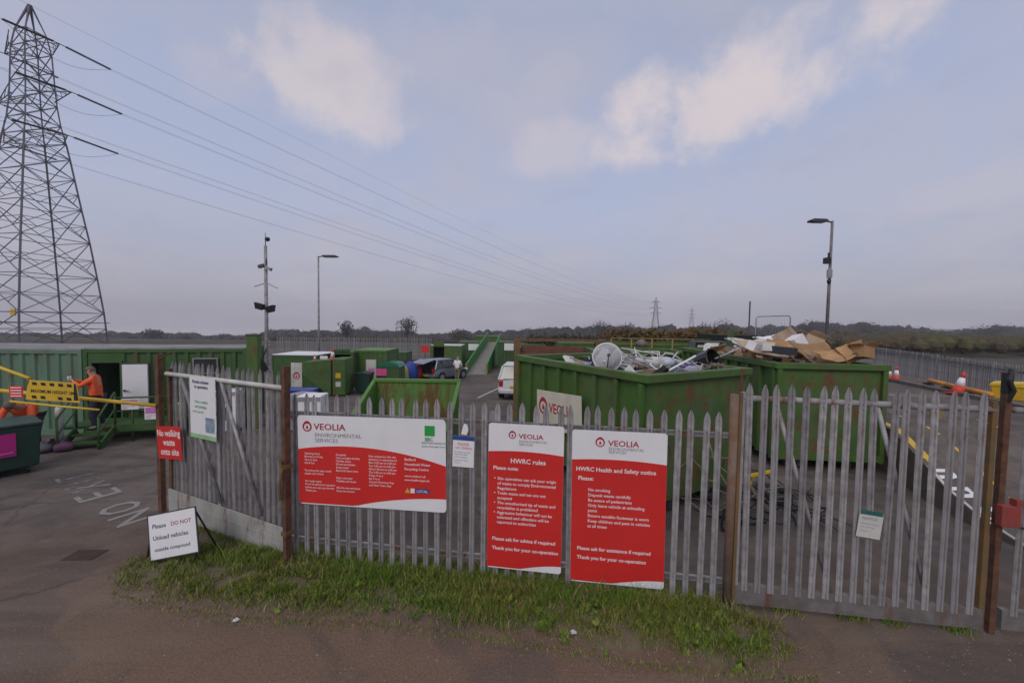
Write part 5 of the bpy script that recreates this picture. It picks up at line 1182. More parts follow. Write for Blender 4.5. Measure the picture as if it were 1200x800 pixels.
q = onp(1160, 466); q2 = onp(1235, 474); t = empty('grit_bin', q, math.atan2(q2.y-q.y, q2.x-q.x), 'bright yellow grit bin at the right edge behind the rusty post', 'bin'); w = 1.3
m = MB(); m.add([(.06, 0, 0), (w-.06, 0, 0), (w-.06, .7, 0), (.06, .7, 0), (0, -.05, .38), (w, -.05, .38), (w, .75, .38), (0, .75, .38)], [(3, 2, 1, 0), (4, 5, 6, 7), (0, 1, 5, 4), (1, 2, 6, 5), (2, 3, 7, 6), (3, 0, 4, 7)]); m.build('body', YEL, t, bevel=.02)
m = MB(); m.prism([(-.03, .383), (w+.03, .383), (w, .48), (w*.5, .53), (0, .48)], -.08, .78); m.build('lid', YEL, t, bevel=.02)
q = onp(1084, 505); m = MB(); m.tube((0, 0, 0), (0, 0, .45), .035, n=10); m.box(-.08, .08, -.05, .05, .30, .52); tag(m.build('marker_post', YELR, loc=onp(1095, 508)), 'stubby ochre marker post on the raised road seen through the gate', 'post')
# boundary palisade beyond the raised road
F0, F1 = Vector((24.5, 27.0, 0)), Vector((16.6, 11.0, 0)); F0 = Vector((X(1025, 26), 26, 0)); F1 = Vector((X(1215, 12.6), 12.6, 0))
fd = F1-F0; fl = fd.length; fd.normalize(); t = empty('boundary_fence', F0, math.atan2(fd.y, fd.x), 'grey palisade boundary fence beyond the raised road', 'fence'); fh = D(1200, 429, hit(1200, 429, F0, fd) and (F0+fd*hit(1200, 429, F0, fd)[0]).y).z
me = pale_mesh(fh+1.1, .075); nn_ = 98
for i in range(nn_):
    o = bpy.data.objects.new('pale', me); COL.objects.link(o); o.parent = t; o.location = (fl*i/(nn_-1), 0, -1.1 + random.uniform(-.01, .01)); o.rotation_euler = (0, random.gauss(0, .008), 0)
for z in (.5, fh-.22): m = MB(); m.box(0, fl, .014, .06, z-.03, z+.03); m.build('rail', DGREY, t)
for k in range(8): x = fl*k/7; m = MB(); m.box(x-.05, x+.05, -.02, .012, -1.1, fh+.02); m.build('post', LGREY, t)

# ------------------------------------------------------------------ lamp posts and camera mast
def lamp(u, vt, y, side, lab, base, head=1.0, extras=False):
    p = D(u, vt, y); t = empty('lamp_post', (p.x, y, base), 0, lab, 'lamp post', 'lamp posts in the yard'); h = p.z-base
    m = MB(); m.tube((0, 0, 0), (0, 0, 1.4), .085, n=14); m.tube((0, 0, 1.4), (0, 0, h), .062, .045, n=14); m.build('column', LGREY if False else GALV, t, smooth=True)
    m = MB(); m.tube((0, 0, h-.06), (side*.25, 0, h+.0), .03, n=8); m.build('arm', DGREY, t)
    m = MB(); m.prism([(side*.22, h-.04), (side*(.22+head*.9), h-.06), (side*(.22+head*.95), h), (side*(.22+head*.8), h+.06), (side*.30, h+.05)], -.13, .13); hd = m.build('lamp_head', DGREY, t)
    MB().box(min(side*.35, side*(.1+head*.9)), max(side*.35, side*(.1+head*.9)), -.09, .09, h-.078, h-.062).build('lens', LGREY, hd)
    return t, h, p
lamp(373, 300, 23.5, 1, 'grey lamp post with its lamp pointing right, in the middle of the yard', G(0, 23.5), 1.0)
t, h, p = lamp(975.5, 259, 15.5, -1, 'grey lamp post with camera boxes, at the right above the cardboard', 1.15, .72)
pz = lambda v: D(972, v, 15.5).z - 1.15
m = MB(); m.box(-.22, -.04, -.1, .1, pz(309), pz(302)); m.box(-.10, -.03, -.03, .03, pz(302), pz(296)); m.build('floodlight', BLACK, t, bevel=.01)
m = MB(); m.box(-.16, .02, -.12, -.04, pz(326), pz(316)); m.build('equipment_box', LGREY, t, bevel=.01)
m = MB(); m.lathe([(.01, pz(333)), (.06, pz(332)), (.07, pz(330)), (.07, pz(328))], 12, (-.06, -.06, 0)); m.build('dome_camera', BLACK, t, smooth=True)
# mast
y = 16.2; g = G(0, y); p = D(311, 276, y); t = empty('camera_mast', (p.x, y, g), 0, 'galvanised mast with cameras, two floodlights and an angled cross arm', 'mast'); h = p.z-g
mz = lambda v: D(311, v, y).z - g
m = MB(); m.tube((0, 0, 0), (0, 0, mz(288)), .085, .06, n=14); m.tube((0, 0, mz(288)), (0, 0, mz(273)), .02, n=8); m.build('column', GALV, t, smooth=True)
m = MB(); m.lathe([(.01, mz(283)), (.08, mz(282)), (.10, mz(279.5)), (.06, mz(278))], 14, (.08, 0, 0)); m.tube((0, 0, mz(279)), (.08, 0, mz(279)), .015); m.build('dome_camera', BLACK, t, smooth=True)
for sx, v in ((-1, 312), (1, 315)):
    m = MB(); mt2 = Matrix.Translation((sx*.14, -.05, mz(v))) @ Matrix.Rotation(sx*.3, 4, 'Y'); m.box(-.12, .12, -.07, .07, -.06, .06, mt2); m.bar((0, 0, mz(v)), (sx*.14, -.05, mz(v)), .03); m.build('camera', LGREY if sx > 0 else DGREY, t)
m = MB(); m.tube((.05, -.05, mz(304)), (.05, -.05, mz(310)), .03); m.build('bracket', DGREY, t)
m = MB(); m.bar((-.48, 0, mz(336)), (-.05, 0, mz(332)), .05, .03); m.bar((.05, 0, mz(332)), (.48, 0, mz(337.5)), .05, .03); m.build('cross_arm', LGREY, t)
for sx, v in ((-1, 359), (1, 362)):
    m = MB(); mt2 = Matrix.Translation((sx*.22, -.08, mz(v))) @ Matrix.Rotation(-sx*.25, 4, 'Y'); m.add([mt2 @ Vector(q_) for q_ in [(-.2, -.12, .12), (.2, -.12, .12), (.2, .10, .12), (-.2, .10, .12), (-.12, -.07, -.13), (.12, -.07, -.13), (.12, .06, -.13), (-.12, .06, -.13)]], [(0, 1, 2, 3), (7, 6, 5, 4), (0, 4, 5, 1), (1, 5, 6, 2), (2, 6, 7, 3), (3, 7, 4, 0)]); m.bar((0, 0, mz(v+3)), (sx*.2, -.05, mz(v+3)), .04); m.build('floodlight', BLACK, t)
m = MB()
for k in range(9): m.tube((.11+.02*(k % 2), -.03, mz(398+k*5)), (.12, -.03, mz(401+k*5)), .035, n=6)
m.build('cable_run', LGREY, t)

# ------------------------------------------------------------------ lattice pylons and lines
def pylon(P, rz, H, base, label, mat=STEELP, k=1.0, detail=True, group='pylons'):
    t = empty('electricity_pylon', P, rz, label, 'pylon', group)
    lv = [(0, base*.5), (.10, base*.475), (.21, base*.43), (.32, base*.38), (.42, base*.325), (.51, base*.28), (.57, base*.25), (.615, base*.225), (.665, base*.19), (.72, base*.168), (.77, base*.158), (.82, base*.15), (.87, base*.142), (.92, base*.11), (1.0, .10)]
    lv = [(a*H, b) for a, b in lv]
    cs = [(1, 1), (-1, 1), (-1, -1), (1, -1)]
    for sx, sy in cs:
        m = MB()
        for (z0, a), (z1, b) in zip(lv, lv[1:]): m.bar((sx*a, sy*a, z0), (sx*b, sy*b, z1), .18*k if z0 < .6*H else .13*k)
        m.build('leg', mat, t)
    m = MB()
    for i, ((z0, a), (z1, b)) in enumerate(zip(lv, lv[1:])):
        for q_ in range(4):
            c0, c1 = cs[q_], cs[(q_+1) % 4]; p0 = Vector((c0[0]*a, c0[1]*a, z0)); p1 = Vector((c1[0]*a, c1[1]*a, z0)); r0_ = Vector((c0[0]*b, c0[1]*b, z1)); r1_ = Vector((c1[0]*b, c1[1]*b, z1))
            m.bar(p0, r1_, .08*k); m.bar(p1, r0_, .08*k)
            if i: m.bar(p0, p1, .09*k)
            if detail and i < 5:
                c = (p0+r1_)/2; m.bar((p0+r0_)/2, c, .07*k); m.bar((p1+r1_)/2, c, .07*k); m.bar((p0+r0_)/2, (p0*3+r1_)/4, .06*k); m.bar((p1+r1_)/2, (p1*3+r0_)/4, .06*k)
    m.build('bracing', mat, t)
    tips = []
    for zf, L_ in ((.615, 6.6), (.735, 7.6), (.875, 5.6)):
        z = zf*H; w = base*.22 if zf < .7 else base*.16; L2 = L_*H/50
        for s_ in (-1, 1):
            tip = Vector((s_*L2, 0, z)); m = MB(); hgt = H*.035
            for yy in (-1, 1):
                m.bar((s_*w*.8, yy*w, z), tip, .09*k); m.bar((s_*w*.8, yy*w, z+hgt), tip, .08*k)
                for q_ in (.25, .5, .75): a = Vector((s_*w*.8, yy*w, z)).lerp(tip, q_); b = Vector((s_*w*.8, yy*w, z+hgt)).lerp(tip, max(0, q_-.15)); m.bar(a, b, .06*k); b2 = Vector((s_*w*.8, -yy*w, z)).lerp(tip, q_); m.bar(a, b2, .06*k)
            m.build('cross_arm', mat, t); tips.append(tip)
    return t, tips
R12 = math.radians(12); PY = 57.0; pb_ = D(50, 400, PY); pbase = Vector((pb_.x, PY, G(pb_.x, PY))); ldir = Vector((296, 563, 0)).normalized(); lrz = -math.atan2(ldir.x, ldir.y)
HP = D(40, 6, PY).z - pbase.z
lrz0 = lrz; lrz = -R12; t, tips = pylon(pbase, lrz, HP, 9.6, 'tall steel lattice pylon at the left behind the pale container')
print('pylon H', HP)
m = MB(); m.bar((-5.2, -4.8, 3.3), (5.2, -4.8, 3.3), .10); m.bar((-5.2, 4.8, 3.3), (5.2, 4.8, 3.3), .10); m.bar((-5.1, -4.8, 3.3), (-5.1, 4.8, 3.3), .08); m.bar((5.1, -4.8, 3.3), (5.1, 4.8, 3.3), .08); m.build('climbing_guard', STEELP, t)
m = MB(); m.box(3.0, 3.9, -4.6, -4.5, 4.2, 5.1); m.build('warning_plate', YEL, t); m = MB(); m.box(-1.2, -.6, -4.6, -4.5, 4.0, 4.9); m.build('number_plate', BLACK, t); m = MB(); m.box(-4.6, -4.0, -4.6, -4.5, 4.6, 5.4); m.build('notice_plate', YELR, t)
F1_ = D(769, 348, 620); F2_ = D(811, 360, 950)
fp1 = Vector((F1_.x, 620, -18)); h1_ = F1_.z+18; fp2 = Vector((F2_.x, 950, -18)); h2_ = F2_.z+18
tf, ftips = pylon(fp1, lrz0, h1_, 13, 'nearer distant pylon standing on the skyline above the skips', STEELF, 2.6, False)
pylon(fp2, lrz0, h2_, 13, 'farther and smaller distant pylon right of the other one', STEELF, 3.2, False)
Rm = Matrix.Rotation(lrz, 4, 'Z'); ldl = Rm.inverted().to_3x3() @ ldir
inc = Vector((-.30, -.95, 0)).normalized(); incl = Rm.inverted().to_3x3() @ inc
for tip in tips:                              # tension strings with their hanging jumper loops
    for dl, sag in ((ldl, .55), (incl, .4)):
        e_ = tip + dl*5.2 - Vector((0, 0, sag)); m = MB(); n_ = 24
        m.tube(tip, tip+(e_-tip)*.12, .06, n=6)
        for off in (-.14, .14):
            sidev = Vector((-dl.y, dl.x, 0))*off; a = tip + (e_-tip)*.12 + sidev; b = e_ + sidev
            for k in range(n_): q0 = a.lerp(b, k/n_); q1 = a.lerp(b, (k+.75)/n_); m.tube(q0, q1, .11, .07, n=8)
        m.build('insulator_string', M('insulator', (.035, .03, .035), (.05, .04, .045), 3, .4), t)
    a = tip + ldl*5.2 - Vector((0, 0, .55)); b = tip + incl*5.2 - Vector((0, 0, .4)); m = MB()
    m.path([a.lerp(b, k/12) - Vector((0, 0, 2.1*math.sin(PI*k/12))) for k in range(13)], .022, 5); m.build('jumper_loop', WIRE, t)
def wire(a, b, sag, rad, lab, n_=48):
    c = a.copy(); m = MB(); pts = [a.lerp(b, (k/n_)**1.5) for k in range(n_+1)]
    pts = [p - Vector((0, 0, sag*4*((k/n_)**1.5)*(1-(k/n_)**1.5))) - c for k, p in enumerate(pts)]
    m.path(pts, [rad*(1+.9*(k/n_)**1.5) for k in range(n_+1)], 4)
    return tag(m.build('power_line', WIRE, loc=c), lab, 'power line', 'overhead power lines')
names = ['lower', 'middle', 'upper']
for i, tip in enumerate(tips):
    side_ = 'left' if i % 2 == 0 else 'right'; a = pbase + Rm.to_3x3() @ (tip + ldl*5.2 - Vector((0, 0, .55)))
    b = fp1 + Matrix.Rotation(lrz0, 3, 'Z') @ (ftips[i]); sidev = Vector((ldir.y, -ldir.x, 0))*.22
    lab = 'twin conductors from the %s %s arm of the tall pylon to the distant pylon' % (names[i//2], side_)
    for s_ in (-1, 1): wire(a+sidev*s_, b+sidev*s_, 10, .015, lab)
    a2 = pbase + Rm.to_3x3() @ (tip + incl*5.2 - Vector((0, 0, .4))); b2 = a2 + inc*260 + Vector((0, 0, 6))
    wire(a2, b2, 9, .022, 'conductor leaving the %s %s arm of the tall pylon leftwards' % (names[i//2], side_), 20)
wire(pbase + Vector((0, 0, HP)), fp1 + Vector((0, 0, h1_)), 9, .016, 'single earth wire from the very top of the tall pylon')
wire(pbase + Vector((0, 0, HP)), pbase + Vector((0, 0, HP+4)) + inc*260, 7, .016, 'earth wire leaving the top of the tall pylon towards the left edge')
# ------------------------------------------------------------------ people
def skinned(name, pts, edges, rad, mat, parent, sub=2, smooth=True):
    me = bpy.data.meshes.new(name); me.from_pydata([Vector(p) for p in pts], edges, []); me.materials.append(mat)
    o = bpy.data.objects.new(name, me); COL.objects.link(o); o.parent = parent
    sk = o.modifiers.new('skin', 'SKIN'); sk.use_smooth_shade = True
    if not me.skin_vertices: me.skin_vertices.new() if hasattr(me.skin_vertices, 'new') else None
    for i, v in enumerate(me.skin_vertices[0].data):
        v.radius = (rad[i], rad[i]) if not isinstance(rad[i], tuple) else rad[i]; v.use_root = (i == 0)
    o.modifiers.new('sub', 'SUBSURF').levels = sub; o.modifiers['sub'].render_levels = sub; return o
def person(P, rz, J, label, top_mat, leg_mat, hair=HAIRB, shoe=BLACK, held=None, bald=False):
    """J: joints in metres, person faces local -y"""
    t = empty('person', P, rz, label, 'person')
    V = Vector; names_ = list(J)
    pts, ed, rad, ix = [], [], [], {}
    def j(n, p, r, par=None):
        ix[n] = len(pts); pts.append(V(p)); rad.append(r)
        if par is not None: ed.append((ix[par], ix[n]))
    j('pelvis', J['pelvis'], .13); j('waist', V(J['pelvis']).lerp(V(J['chest']), .45), .12, 'pelvis'); j('chest', J['chest'], .145, 'waist')
    j('neck', J['neck'], .058, 'chest'); j('head', J['head'], .092, 'neck'); hd = (V(J['head'])-V(J['neck'])).normalized(); j('crown', V(J['head'])+hd*.10, .075, 'head')
    for s in 'LR':
        j('sh'+s, J['sh'+s], .062, 'chest'); j('el'+s, J['el'+s], .042, 'sh'+s); j('wr'+s, J['wr'+s], .028, 'el'+s)
        f = (V(J['wr'+s])-V(J['el'+s])).normalized(); sv = f.cross(V((0, 0, 1)));  sv = sv.normalized() if sv.length > .1 else V((1, 0, 0)); nv = f.cross(sv)
        j('pa'+s, V(J['wr'+s])+f*.06, (.040, .018), 'wr'+s)
        for q, (off, ln) in enumerate(((-.030, .072), (-.010, .085), (.010, .08), (.030, .062))):
            b_ = V(J['wr'+s])+f*.10+sv*off; j('f%d%s' % (q, s), b_, .010, 'pa'+s); j('g%d%s' % (q, s), b_+f*ln*.45-nv*.012, .009, 'f%d%s' % (q, s)); j('h%d%s' % (q, s), b_+f*ln*.75-nv*.035, .008, 'g%d%s' % (q, s))
        j('t0'+s, V(J['wr'+s])+f*.045+sv*(-.045), .011, 'pa'+s); j('t1'+s, V(J['wr'+s])+f*.085+sv*(-.065)-nv*.02, .009, 't0'+s)
    for s in 'LR':
        j('hi'+s, J['hi'+s], .088, 'pelvis'); j('kn'+s, J['kn'+s], .055, 'hi'+s); j('an'+s, J['an'+s], .038, 'kn'+s)
        an = V(J['an'+s]); j('to'+s, V(J['to'+s]), .035, 'an'+s)
    skinned('body', pts, ed, rad, SKIN, t)
    # face and hair, following the tilt of the head
    hc = V(J['head']) + hd*.03; fw = V(J.get('look', (0, -1, 0))).normalized(); rt_ = fw.cross(hd).normalized(); fw = hd.cross(rt_).normalized()
    def hp(r_, f_, u_): return hc + rt_*r_ + fw*f_ + hd*u_
    m = MB(); m.path([hp(0, .085, .035), hp(0, .115, -.01), hp(0, .088, -.018)], [.010, .016, .010], 6)
    for s in (-1, 1): m.tube(hp(s*.083, -.0, .02), hp(s*.10, -.01, .0), .024, .018, n=8)
    m.build('ear_and_nose', SKIN, t, smooth=True) 
    m = MB()
    for s in (-1, 1): m.tube(hp(s*.033, .080, .028), hp(s*.033, .094, .028), .011, .007, n=8)
    m.build('eyes', DARK, t)
    m = MB(); m.path([hp(-.026, .078, -.055), hp(0, .092, -.058), hp(.026, .078, -.055)], .006, 5); m.build('mouth', M('lips', (.30, .11, .09), None, 5, .6), t)
    m = MB(); n_ = 16; vs_ = []; rows_ = 9
    for a in range(rows_+1):
        ph = a/rows_*(PI*.60)
        for b in range(n_):
            th = 2*PI*b/n_; r_ = .104+.004*noise.noise(V((a, b, 3))); cut = 1.0
            lim = PI*(.60 if math.sin(th) < .2 else .36); ph2 = min(ph, lim) if not bald else max(min(ph, lim), 0)
            vs_.append(hp(r_*math.sin(ph2)*math.cos(th)*.93, r_*math.sin(ph2)*math.sin(th)*1.06, r_*math.cos(ph2)*1.12+.015))
    m.add(vs_, [(a*n_+b, a*n_+(b+1) % n_, (a+1)*n_+(b+1) % n_, (a+1)*n_+b) for a in range(rows_) for b in range(n_)]); m.build('hair', hair, t, smooth=True)
    # jacket / shirt
    p2, e2, r2 = [], [], []; ii = {}
    def k(n, p, r, par=None):
        ii[n] = len(p2); p2.append(V(p)); r2.append(r)
        if par: e2.append((ii[par], ii[n]))
    k('w', V(J['pelvis']).lerp(V(J['chest']), .35), (.178, .145)); k('h', V(J['pelvis'])+V((0, 0, -.05)), (.182, .15), 'w'); k('c', V(J['chest']), (.185, .145), 'w'); k('n', V(J['chest']).lerp(V(J['neck']), .75), .085, 'c')
    sl = .9
    for s in 'LR':
        k('s'+s, J['sh'+s], .085, 'c'); k('e'+s, J['el'+s], .062, 's'+s); k('r'+s, V(J['el'+s]).lerp(V(J['wr'+s]), sl), .046, 'e'+s)
    skinned('jacket', p2, e2, r2, top_mat, t)
    p2.clear(); e2.clear(); r2.clear(); ii.clear()
    k('p', J['pelvis'], .155); 
    for s in 'LR': k('h'+s, V(J['hi'+s]), .108, 'p'); k('k'+s, J['kn'+s], .078, 'h'+s); k('a'+s, V(J['an'+s])+V((0, 0, .03)), .062, 'k'+s)
    skinned('trousers', p2, e2, r2, leg_mat, t)
    for s in 'LR':
        a, b = V(J['an'+s]), V(J['to'+s]); f = (b-a); f.z = 0; f.normalize()
        o = skinned('shoe', [a+V((0, 0, -.02))-f*.04, a+V((0, 0, -.035))+f*.06, b+V((0, 0, 0))+f*.02], [(0, 1), (1, 2)], [.048, .047, .040], shoe, t)
    return t
# worker in the cabin doorway on the landing, photographing or drinking: forearms raised to the face, facing left
gw = near_cabin(.80, -.95, LZ-.10)
J = dict(pelvis=(0, .02, .92), chest=(0, -.02, 1.30), neck=(0, -.03, 1.50), head=(0, -.07, 1.60), shL=(.19, -.02, 1.42), shR=(-.19, -.02, 1.42), elL=(.25, -.22, 1.24), elR=(-.24, -.24, 1.24), wrL=(.10, -.40, 1.38), wrR=(-.10, -.42, 1.38),
         hiL=(.10, .02, .86), hiR=(-.10, .02, .86), knL=(.12, -.05, .48), knR=(-.11, .04, .47), anL=(.12, .02, .08), anR=(-.12, .10, .08), toL=(.14, -.14, .045), toR=(-.13, -.06, .045), look=(0, -1, -.1))
PW = person(gw, math.radians(-62), J, 'worker in an orange hi-vis jacket raising both hands in the cabin doorway', HIVIS, TROU)
PW.scale = (.92, .92, .92)
cup = empty('paper_cup', gw + Matrix.Rotation(math.radians(-62), 3, 'Z') @ Vector((0, -.46, 1.26)), 0, 'small white cup held by the worker in the doorway', 'cup'); MB().lathe([(.03, 0), (.04, .11), (.034, .11), (.028, .01)], 14).build('cup', WHITE, cup, smooth=True); MB().lathe([(.042, .112), (.042, .12), (.02, .122)], 14).build('lid', OFFW, cup)
# worker bent over behind the dark bin
q = D(34, 520, 9.0)
J = dict(pelvis=(0, .12, .86), chest=(0, -.22, 1.12), neck=(0, -.38, 1.22), head=(0, -.48, 1.24), shL=(.19, -.27, 1.16), shR=(-.19, -.27, 1.16), elL=(.24, -.36, .92), elR=(-.24, -.40, .94), wrL=(.20, -.52, .74), wrR=(-.20, -.58, .80),
         hiL=(.10, .12, .82), hiR=(-.10, .12, .82), knL=(.12, .0, .46), knR=(-.12, .08, .46), anL=(.12, .08, .08), anR=(-.13, .2, .08), toL=(.14, -.08, .045), toR=(-.14, .04, .045), look=(0, -.7, -.6))
person((q.x, q.y, 0), math.radians(24), J, 'worker in an orange hi-vis jacket bending down behind the dark green bin', HIVIS, TROU)
# man in a white shirt, back to the camera, beside the car
y = 28.2; x = X(536.5, y)
J = dict(pelvis=(0, 0, .95), chest=(0, -.02, 1.32), neck=(0, -.02, 1.50), head=(0, -.05, 1.60), shL=(.20, 0, 1.43), shR=(-.20, 0, 1.43), elL=(.30, -.02, 1.18), elR=(-.28, -.06, 1.17), wrL=(.28, -.18, .98), wrR=(-.25, -.25, 1.0),
         hiL=(.10, 0, .9), hiR=(-.10, 0, .9), knL=(.12, -.06, .49), knR=(-.11, .05, .48), anL=(.13, 0, .08), anR=(-.12, .16, .08), toL=(.15, -.16, .045), toR=(-.14, 0, .045))
person((x, y, G(0, y)), math.radians(165), J, 'man in a white shirt and brown trousers walking beside the car with the open boot', WHITE, KHAKI, hair=M('grey_hair', (.30, .28, .26), None, 9, .8))

# ------------------------------------------------------------------ cars (length along local +y is forward, tail at y=0)
def car(P, rz, L_, Wd, H, mat, label, boot_open=False, estate=True):
    t = empty('parked_car', P, rz, label, 'car', 'cars in the yard'); w = Wd/2; bh = H*.60
    st_ = [(0, .42, .62, .86), (.06, .30, bh-.05, .95), (.55, .24, bh, 1), (L_*.5, .22, bh+.0, 1), (L_*.70, .24, bh-.02, 1), (L_*.86, .26, bh-.16, .95), (L_*.97, .30, bh-.30, .84), (L_, .36, .55, .72)]
    m = MB(); vs_ = []
    for (y_, zb, zt, k_) in st_:
        a = w*k_; rr_ = [(-a*.88, zb), (-a, zb+.12), (-a*1.0, (zb+zt)/2+.02), (-a*.96, zt-.04), (-a*.86, zt), (0, zt+.02), (a*.86, zt), (a*.96, zt-.04), (a, (zb+zt)/2+.02), (a, zb+.12), (a*.88, zb)]
        vs_ += [(x_, y_, z_) for x_, z_ in rr_]
    nr = 11; fs = [(i*nr+k_, i*nr+(k_+1) % nr, (i+1)*nr+(k_+1) % nr, (i+1)*nr+k_) for i in range(len(st_)-1) for k_ in range(nr)]
    fs += [tuple(range(nr-1, -1, -1)), tuple(range((len(st_)-1)*nr, len(st_)*nr))]
    m.add(vs_, fs); body = m.build('body', mat, t, smooth=False, bevel=.02)
    # greenhouse
    y0, y1, y2, y3 = (.10, .42, L_*.52, L_*.70) if estate else (.25, .9, L_*.52, L_*.72)
    a, b = w*.93, w*.76; zb, zt = bh-.01, H-.05
    bot = [(-a, y0, zb), (a, y0, zb), (a, y3, zb-.02), (-a, y3, zb-.02)]; top = [(-b, y1, zt), (b, y1, zt), (b, y2, zt), (-b, y2, zt)]
    m = MB(); m.add(bot+top, [(3, 2, 1, 0), (4, 5, 6, 7), (1, 2, 6, 5), (3, 0, 4, 7), (2, 3, 7, 6)] + ([] if boot_open else [(0, 1, 5, 4)])); m.build('windows', GLASS, t)
    m = MB(); m.prismz([(-b-.01, y1-.05), (b+.01, y1-.05), (b+.01, y2+.04), (-b-.01, y2+.04)], zt+.002, zt+.05); m.build('roof', mat, t, bevel=.02)
    m = MB()
    for i in range(4):
        m.bar(bot[i], top[i], .09, .06)
    for s in (-1, 1):
        for f_ in (.36, .66): yy_ = lerp(y0, y3, f_); yt = lerp(y1, y2, f_); m.bar((s*a*1.005, yy_, zb), (s*b*1.01, yt, zt), .06, .03)
    m.build('pillar', mat, t)
    for s in (-1, 1):
        for yy_ in (L_*.19, L_*.80):
            wt = MB(); wt.tube((s*(w-.20), yy_, .31), (s*(w+.01), yy_, .31), .31, n=22); o = wt.build('wheel', TYRE, t, smooth=False); rm = MB(); rm.tube((s*(w+.012), yy_, .31), (s*(w+.02), yy_, .31), .20, n=16); rm.build('rim', LGREY, o)
            ar = MB(); ar.tube((s*(w-.24), yy_, .34), (s*(w+.004), yy_, .34), .36, n=22); ar.build('wheel_arch', DARK, t)
        m = MB(); m.box(s*w*.80-.09, s*w*.80+.09, -.035, .12, bh-.32, bh-.04 if not boot_open else bh+.02); m.build('tail_light', LAMPR, t, bevel=.02)
        m = MB(); m.box(s*w*.62-.13, s*w*.62+.13, L_-.12, L_-.01, .58, .72); m.build('headlight', WHITE, t)
        m = MB(); m.box(s*(w+.03)-.08, s*(w+.03)+.08, L_*.60, L_*.66, bh+.02, bh+.14); m.build('mirror', mat, t, bevel=.02)
    m = MB(); m.box(-w*.90, w*.90, -.07, .10, .34, .55); m.build('bumper', mat if boot_open else mat, t, bevel=.04)
    MB().box(-.26, .26, -.085, -.072, .40 if boot_open else .62, .50 if boot_open else .72).build('number_plate', YEL, t)
    if boot_open:
        MB().box(-w*.72, w*.72, -.012, .0-.002, .58, H-.14).build('boot_shade_panel', DARK, t)  # dark panel, shade inside the open boot put into its colour
        m = MB(); m.box(-w*.74, w*.74, 0, .05, H-.12, H-.02); m.build('boot_frame', mat, t)
        m = MB(); mt2 = Matrix.Translation((0, .05, H)) @ Matrix.Rotation(math.radians(12), 4, 'X'); m.box(-w*.76, w*.76, -1.0, 0, -.02, .04, mt2); tg = m.build('tailgate', mat, t, bevel=.02)
        m = MB(); m.box(-w*.62, w*.62, -.62, -.06, -.028, -.022, mt2); m.build('rear_window', GLASS, tg)
    else:
        m = MB(); m.add([(-w*.70, y0-.02, zb+.06), (w*.70, y0-.02, zb+.06), (w*.62, y1-.07, zt-.06), (-w*.62, y1-.07, zt-.06)], [(0, 1, 2, 3)]); m.build('rear_window', GLASS, t)
    return t
y = 29.0
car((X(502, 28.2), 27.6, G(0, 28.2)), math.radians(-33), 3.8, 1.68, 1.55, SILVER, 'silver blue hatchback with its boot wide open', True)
y = 18.6
car((X(604.5, y), y, G(0, y)), math.radians(-6), 4.3, 1.72, D(598, 429, y).z - G(0, y), WCAR, 'white estate car half hidden behind the scrap skip')

# ------------------------------------------------------------------ verge and grass
front = [(124, 690), (160, 700), (215, 712), (290, 722), (380, 726), (450, 728), (520, 737), (600, 748), (680, 762), (760, 776), (840, 784), (915, 792), (950, 786), (946, 762), (915, 735), (880, 722), (855, 716)]
fr = [W(u, v, 0) for u, v in front]; back = [FP1 + Vector((.1, .22, 0)), FP0.lerp(FP1, .5) + Vector((0, .3, 0)), FP0 + Vector((0, .30, 0)), W(300, 640, 0), W(240, 640, 0), W(200, 648, 0), W(150, 655, 0), W(128, 675, 0)]
poly = [(p.x, p.y) for p in fr] + [(p.x, p.y) for p in back]
def inside(x, y, P=poly):
    c = False; j_ = len(P)-1
    for i in range(len(P)):
        if (P[i][1] > y) != (P[j_][1] > y) and x < (P[j_][0]-P[i][0])*(y-P[i][1])/(P[j_][1]-P[i][1])+P[i][0]: c = not c
        j_ = i
    return c
def edged(x, y):
    best = 9
    for i in range(len(poly)):
        a = Vector(poly[i]); b = Vector(poly[(i+1) % len(poly)]); ab = b-a; t_ = max(0, min(1, (Vector((x, y))-a).dot(ab)/ab.length_squared)); best = min(best, (Vector((x, y))-a-ab*t_).length)
    return best
SOIL = M('verge_soil', (.11, .095, .05), (.15, .115, .075), 7, 1.0, 0, .4)
m = MB(); gx0, gx1 = min(p[0] for p in poly)-.1, max(p[0] for p in poly)+.1; gy0, gy1 = min(p[1] for p in poly)-.1, max(p[1] for p in poly)+.1; st2 = .09
gi = {}; nx_, ny_ = int((gx1-gx0)/st2), int((gy1-gy0)/st2)
def vh_(x, y):
    if not inside(x, y): return -.03
    d_ = edged(x, y); return -.03 + .075*sstep(0, .35, d_ + .25*noise.noise(Vector((x*2.2, y*2.2, 0)))) + .025*noise.noise(Vector((x*5, y*5, 1)))
for j_ in range(ny_+1):
    for i in range(nx_+1): x, y = gx0+i*st2, gy0+j_*st2; gi[(i, j_)] = len(m.v); m.v.append((x, y, vh_(x, y)))
for j_ in range(ny_):
    for i in range(nx_):
        if inside(gx0+(i+.5)*st2, gy0+(j_+.5)*st2): m.f.append((gi[(i, j_)], gi[(i+1, j_)], gi[(i+1, j_+1)], gi[(i, j_+1)])); m.mi.append(0)
tag(m.build('verge', SOIL, smooth=True), kind='structure')
gm, gt, gb = base_mat('grass_blades'); gp = wpos(gt); ga_ = nz(gt, gp, 1.1, 4, .6); gb_ = nz(gt, gp, 23, 2, .5)
gc = cmix(gt, mapr(gt, ga_, .38, .62), (.165, .265, .030), (.27, .25, .055)); gc = cmix(gt, mapr(gt, gb_, .4, .62), gc, (.10, .17, .024)); gt.links.new(gc, gb.inputs['Base Color']); gb.inputs['Roughness'].default_value = .8; gb.inputs['Specular IOR Level'].default_value = .2
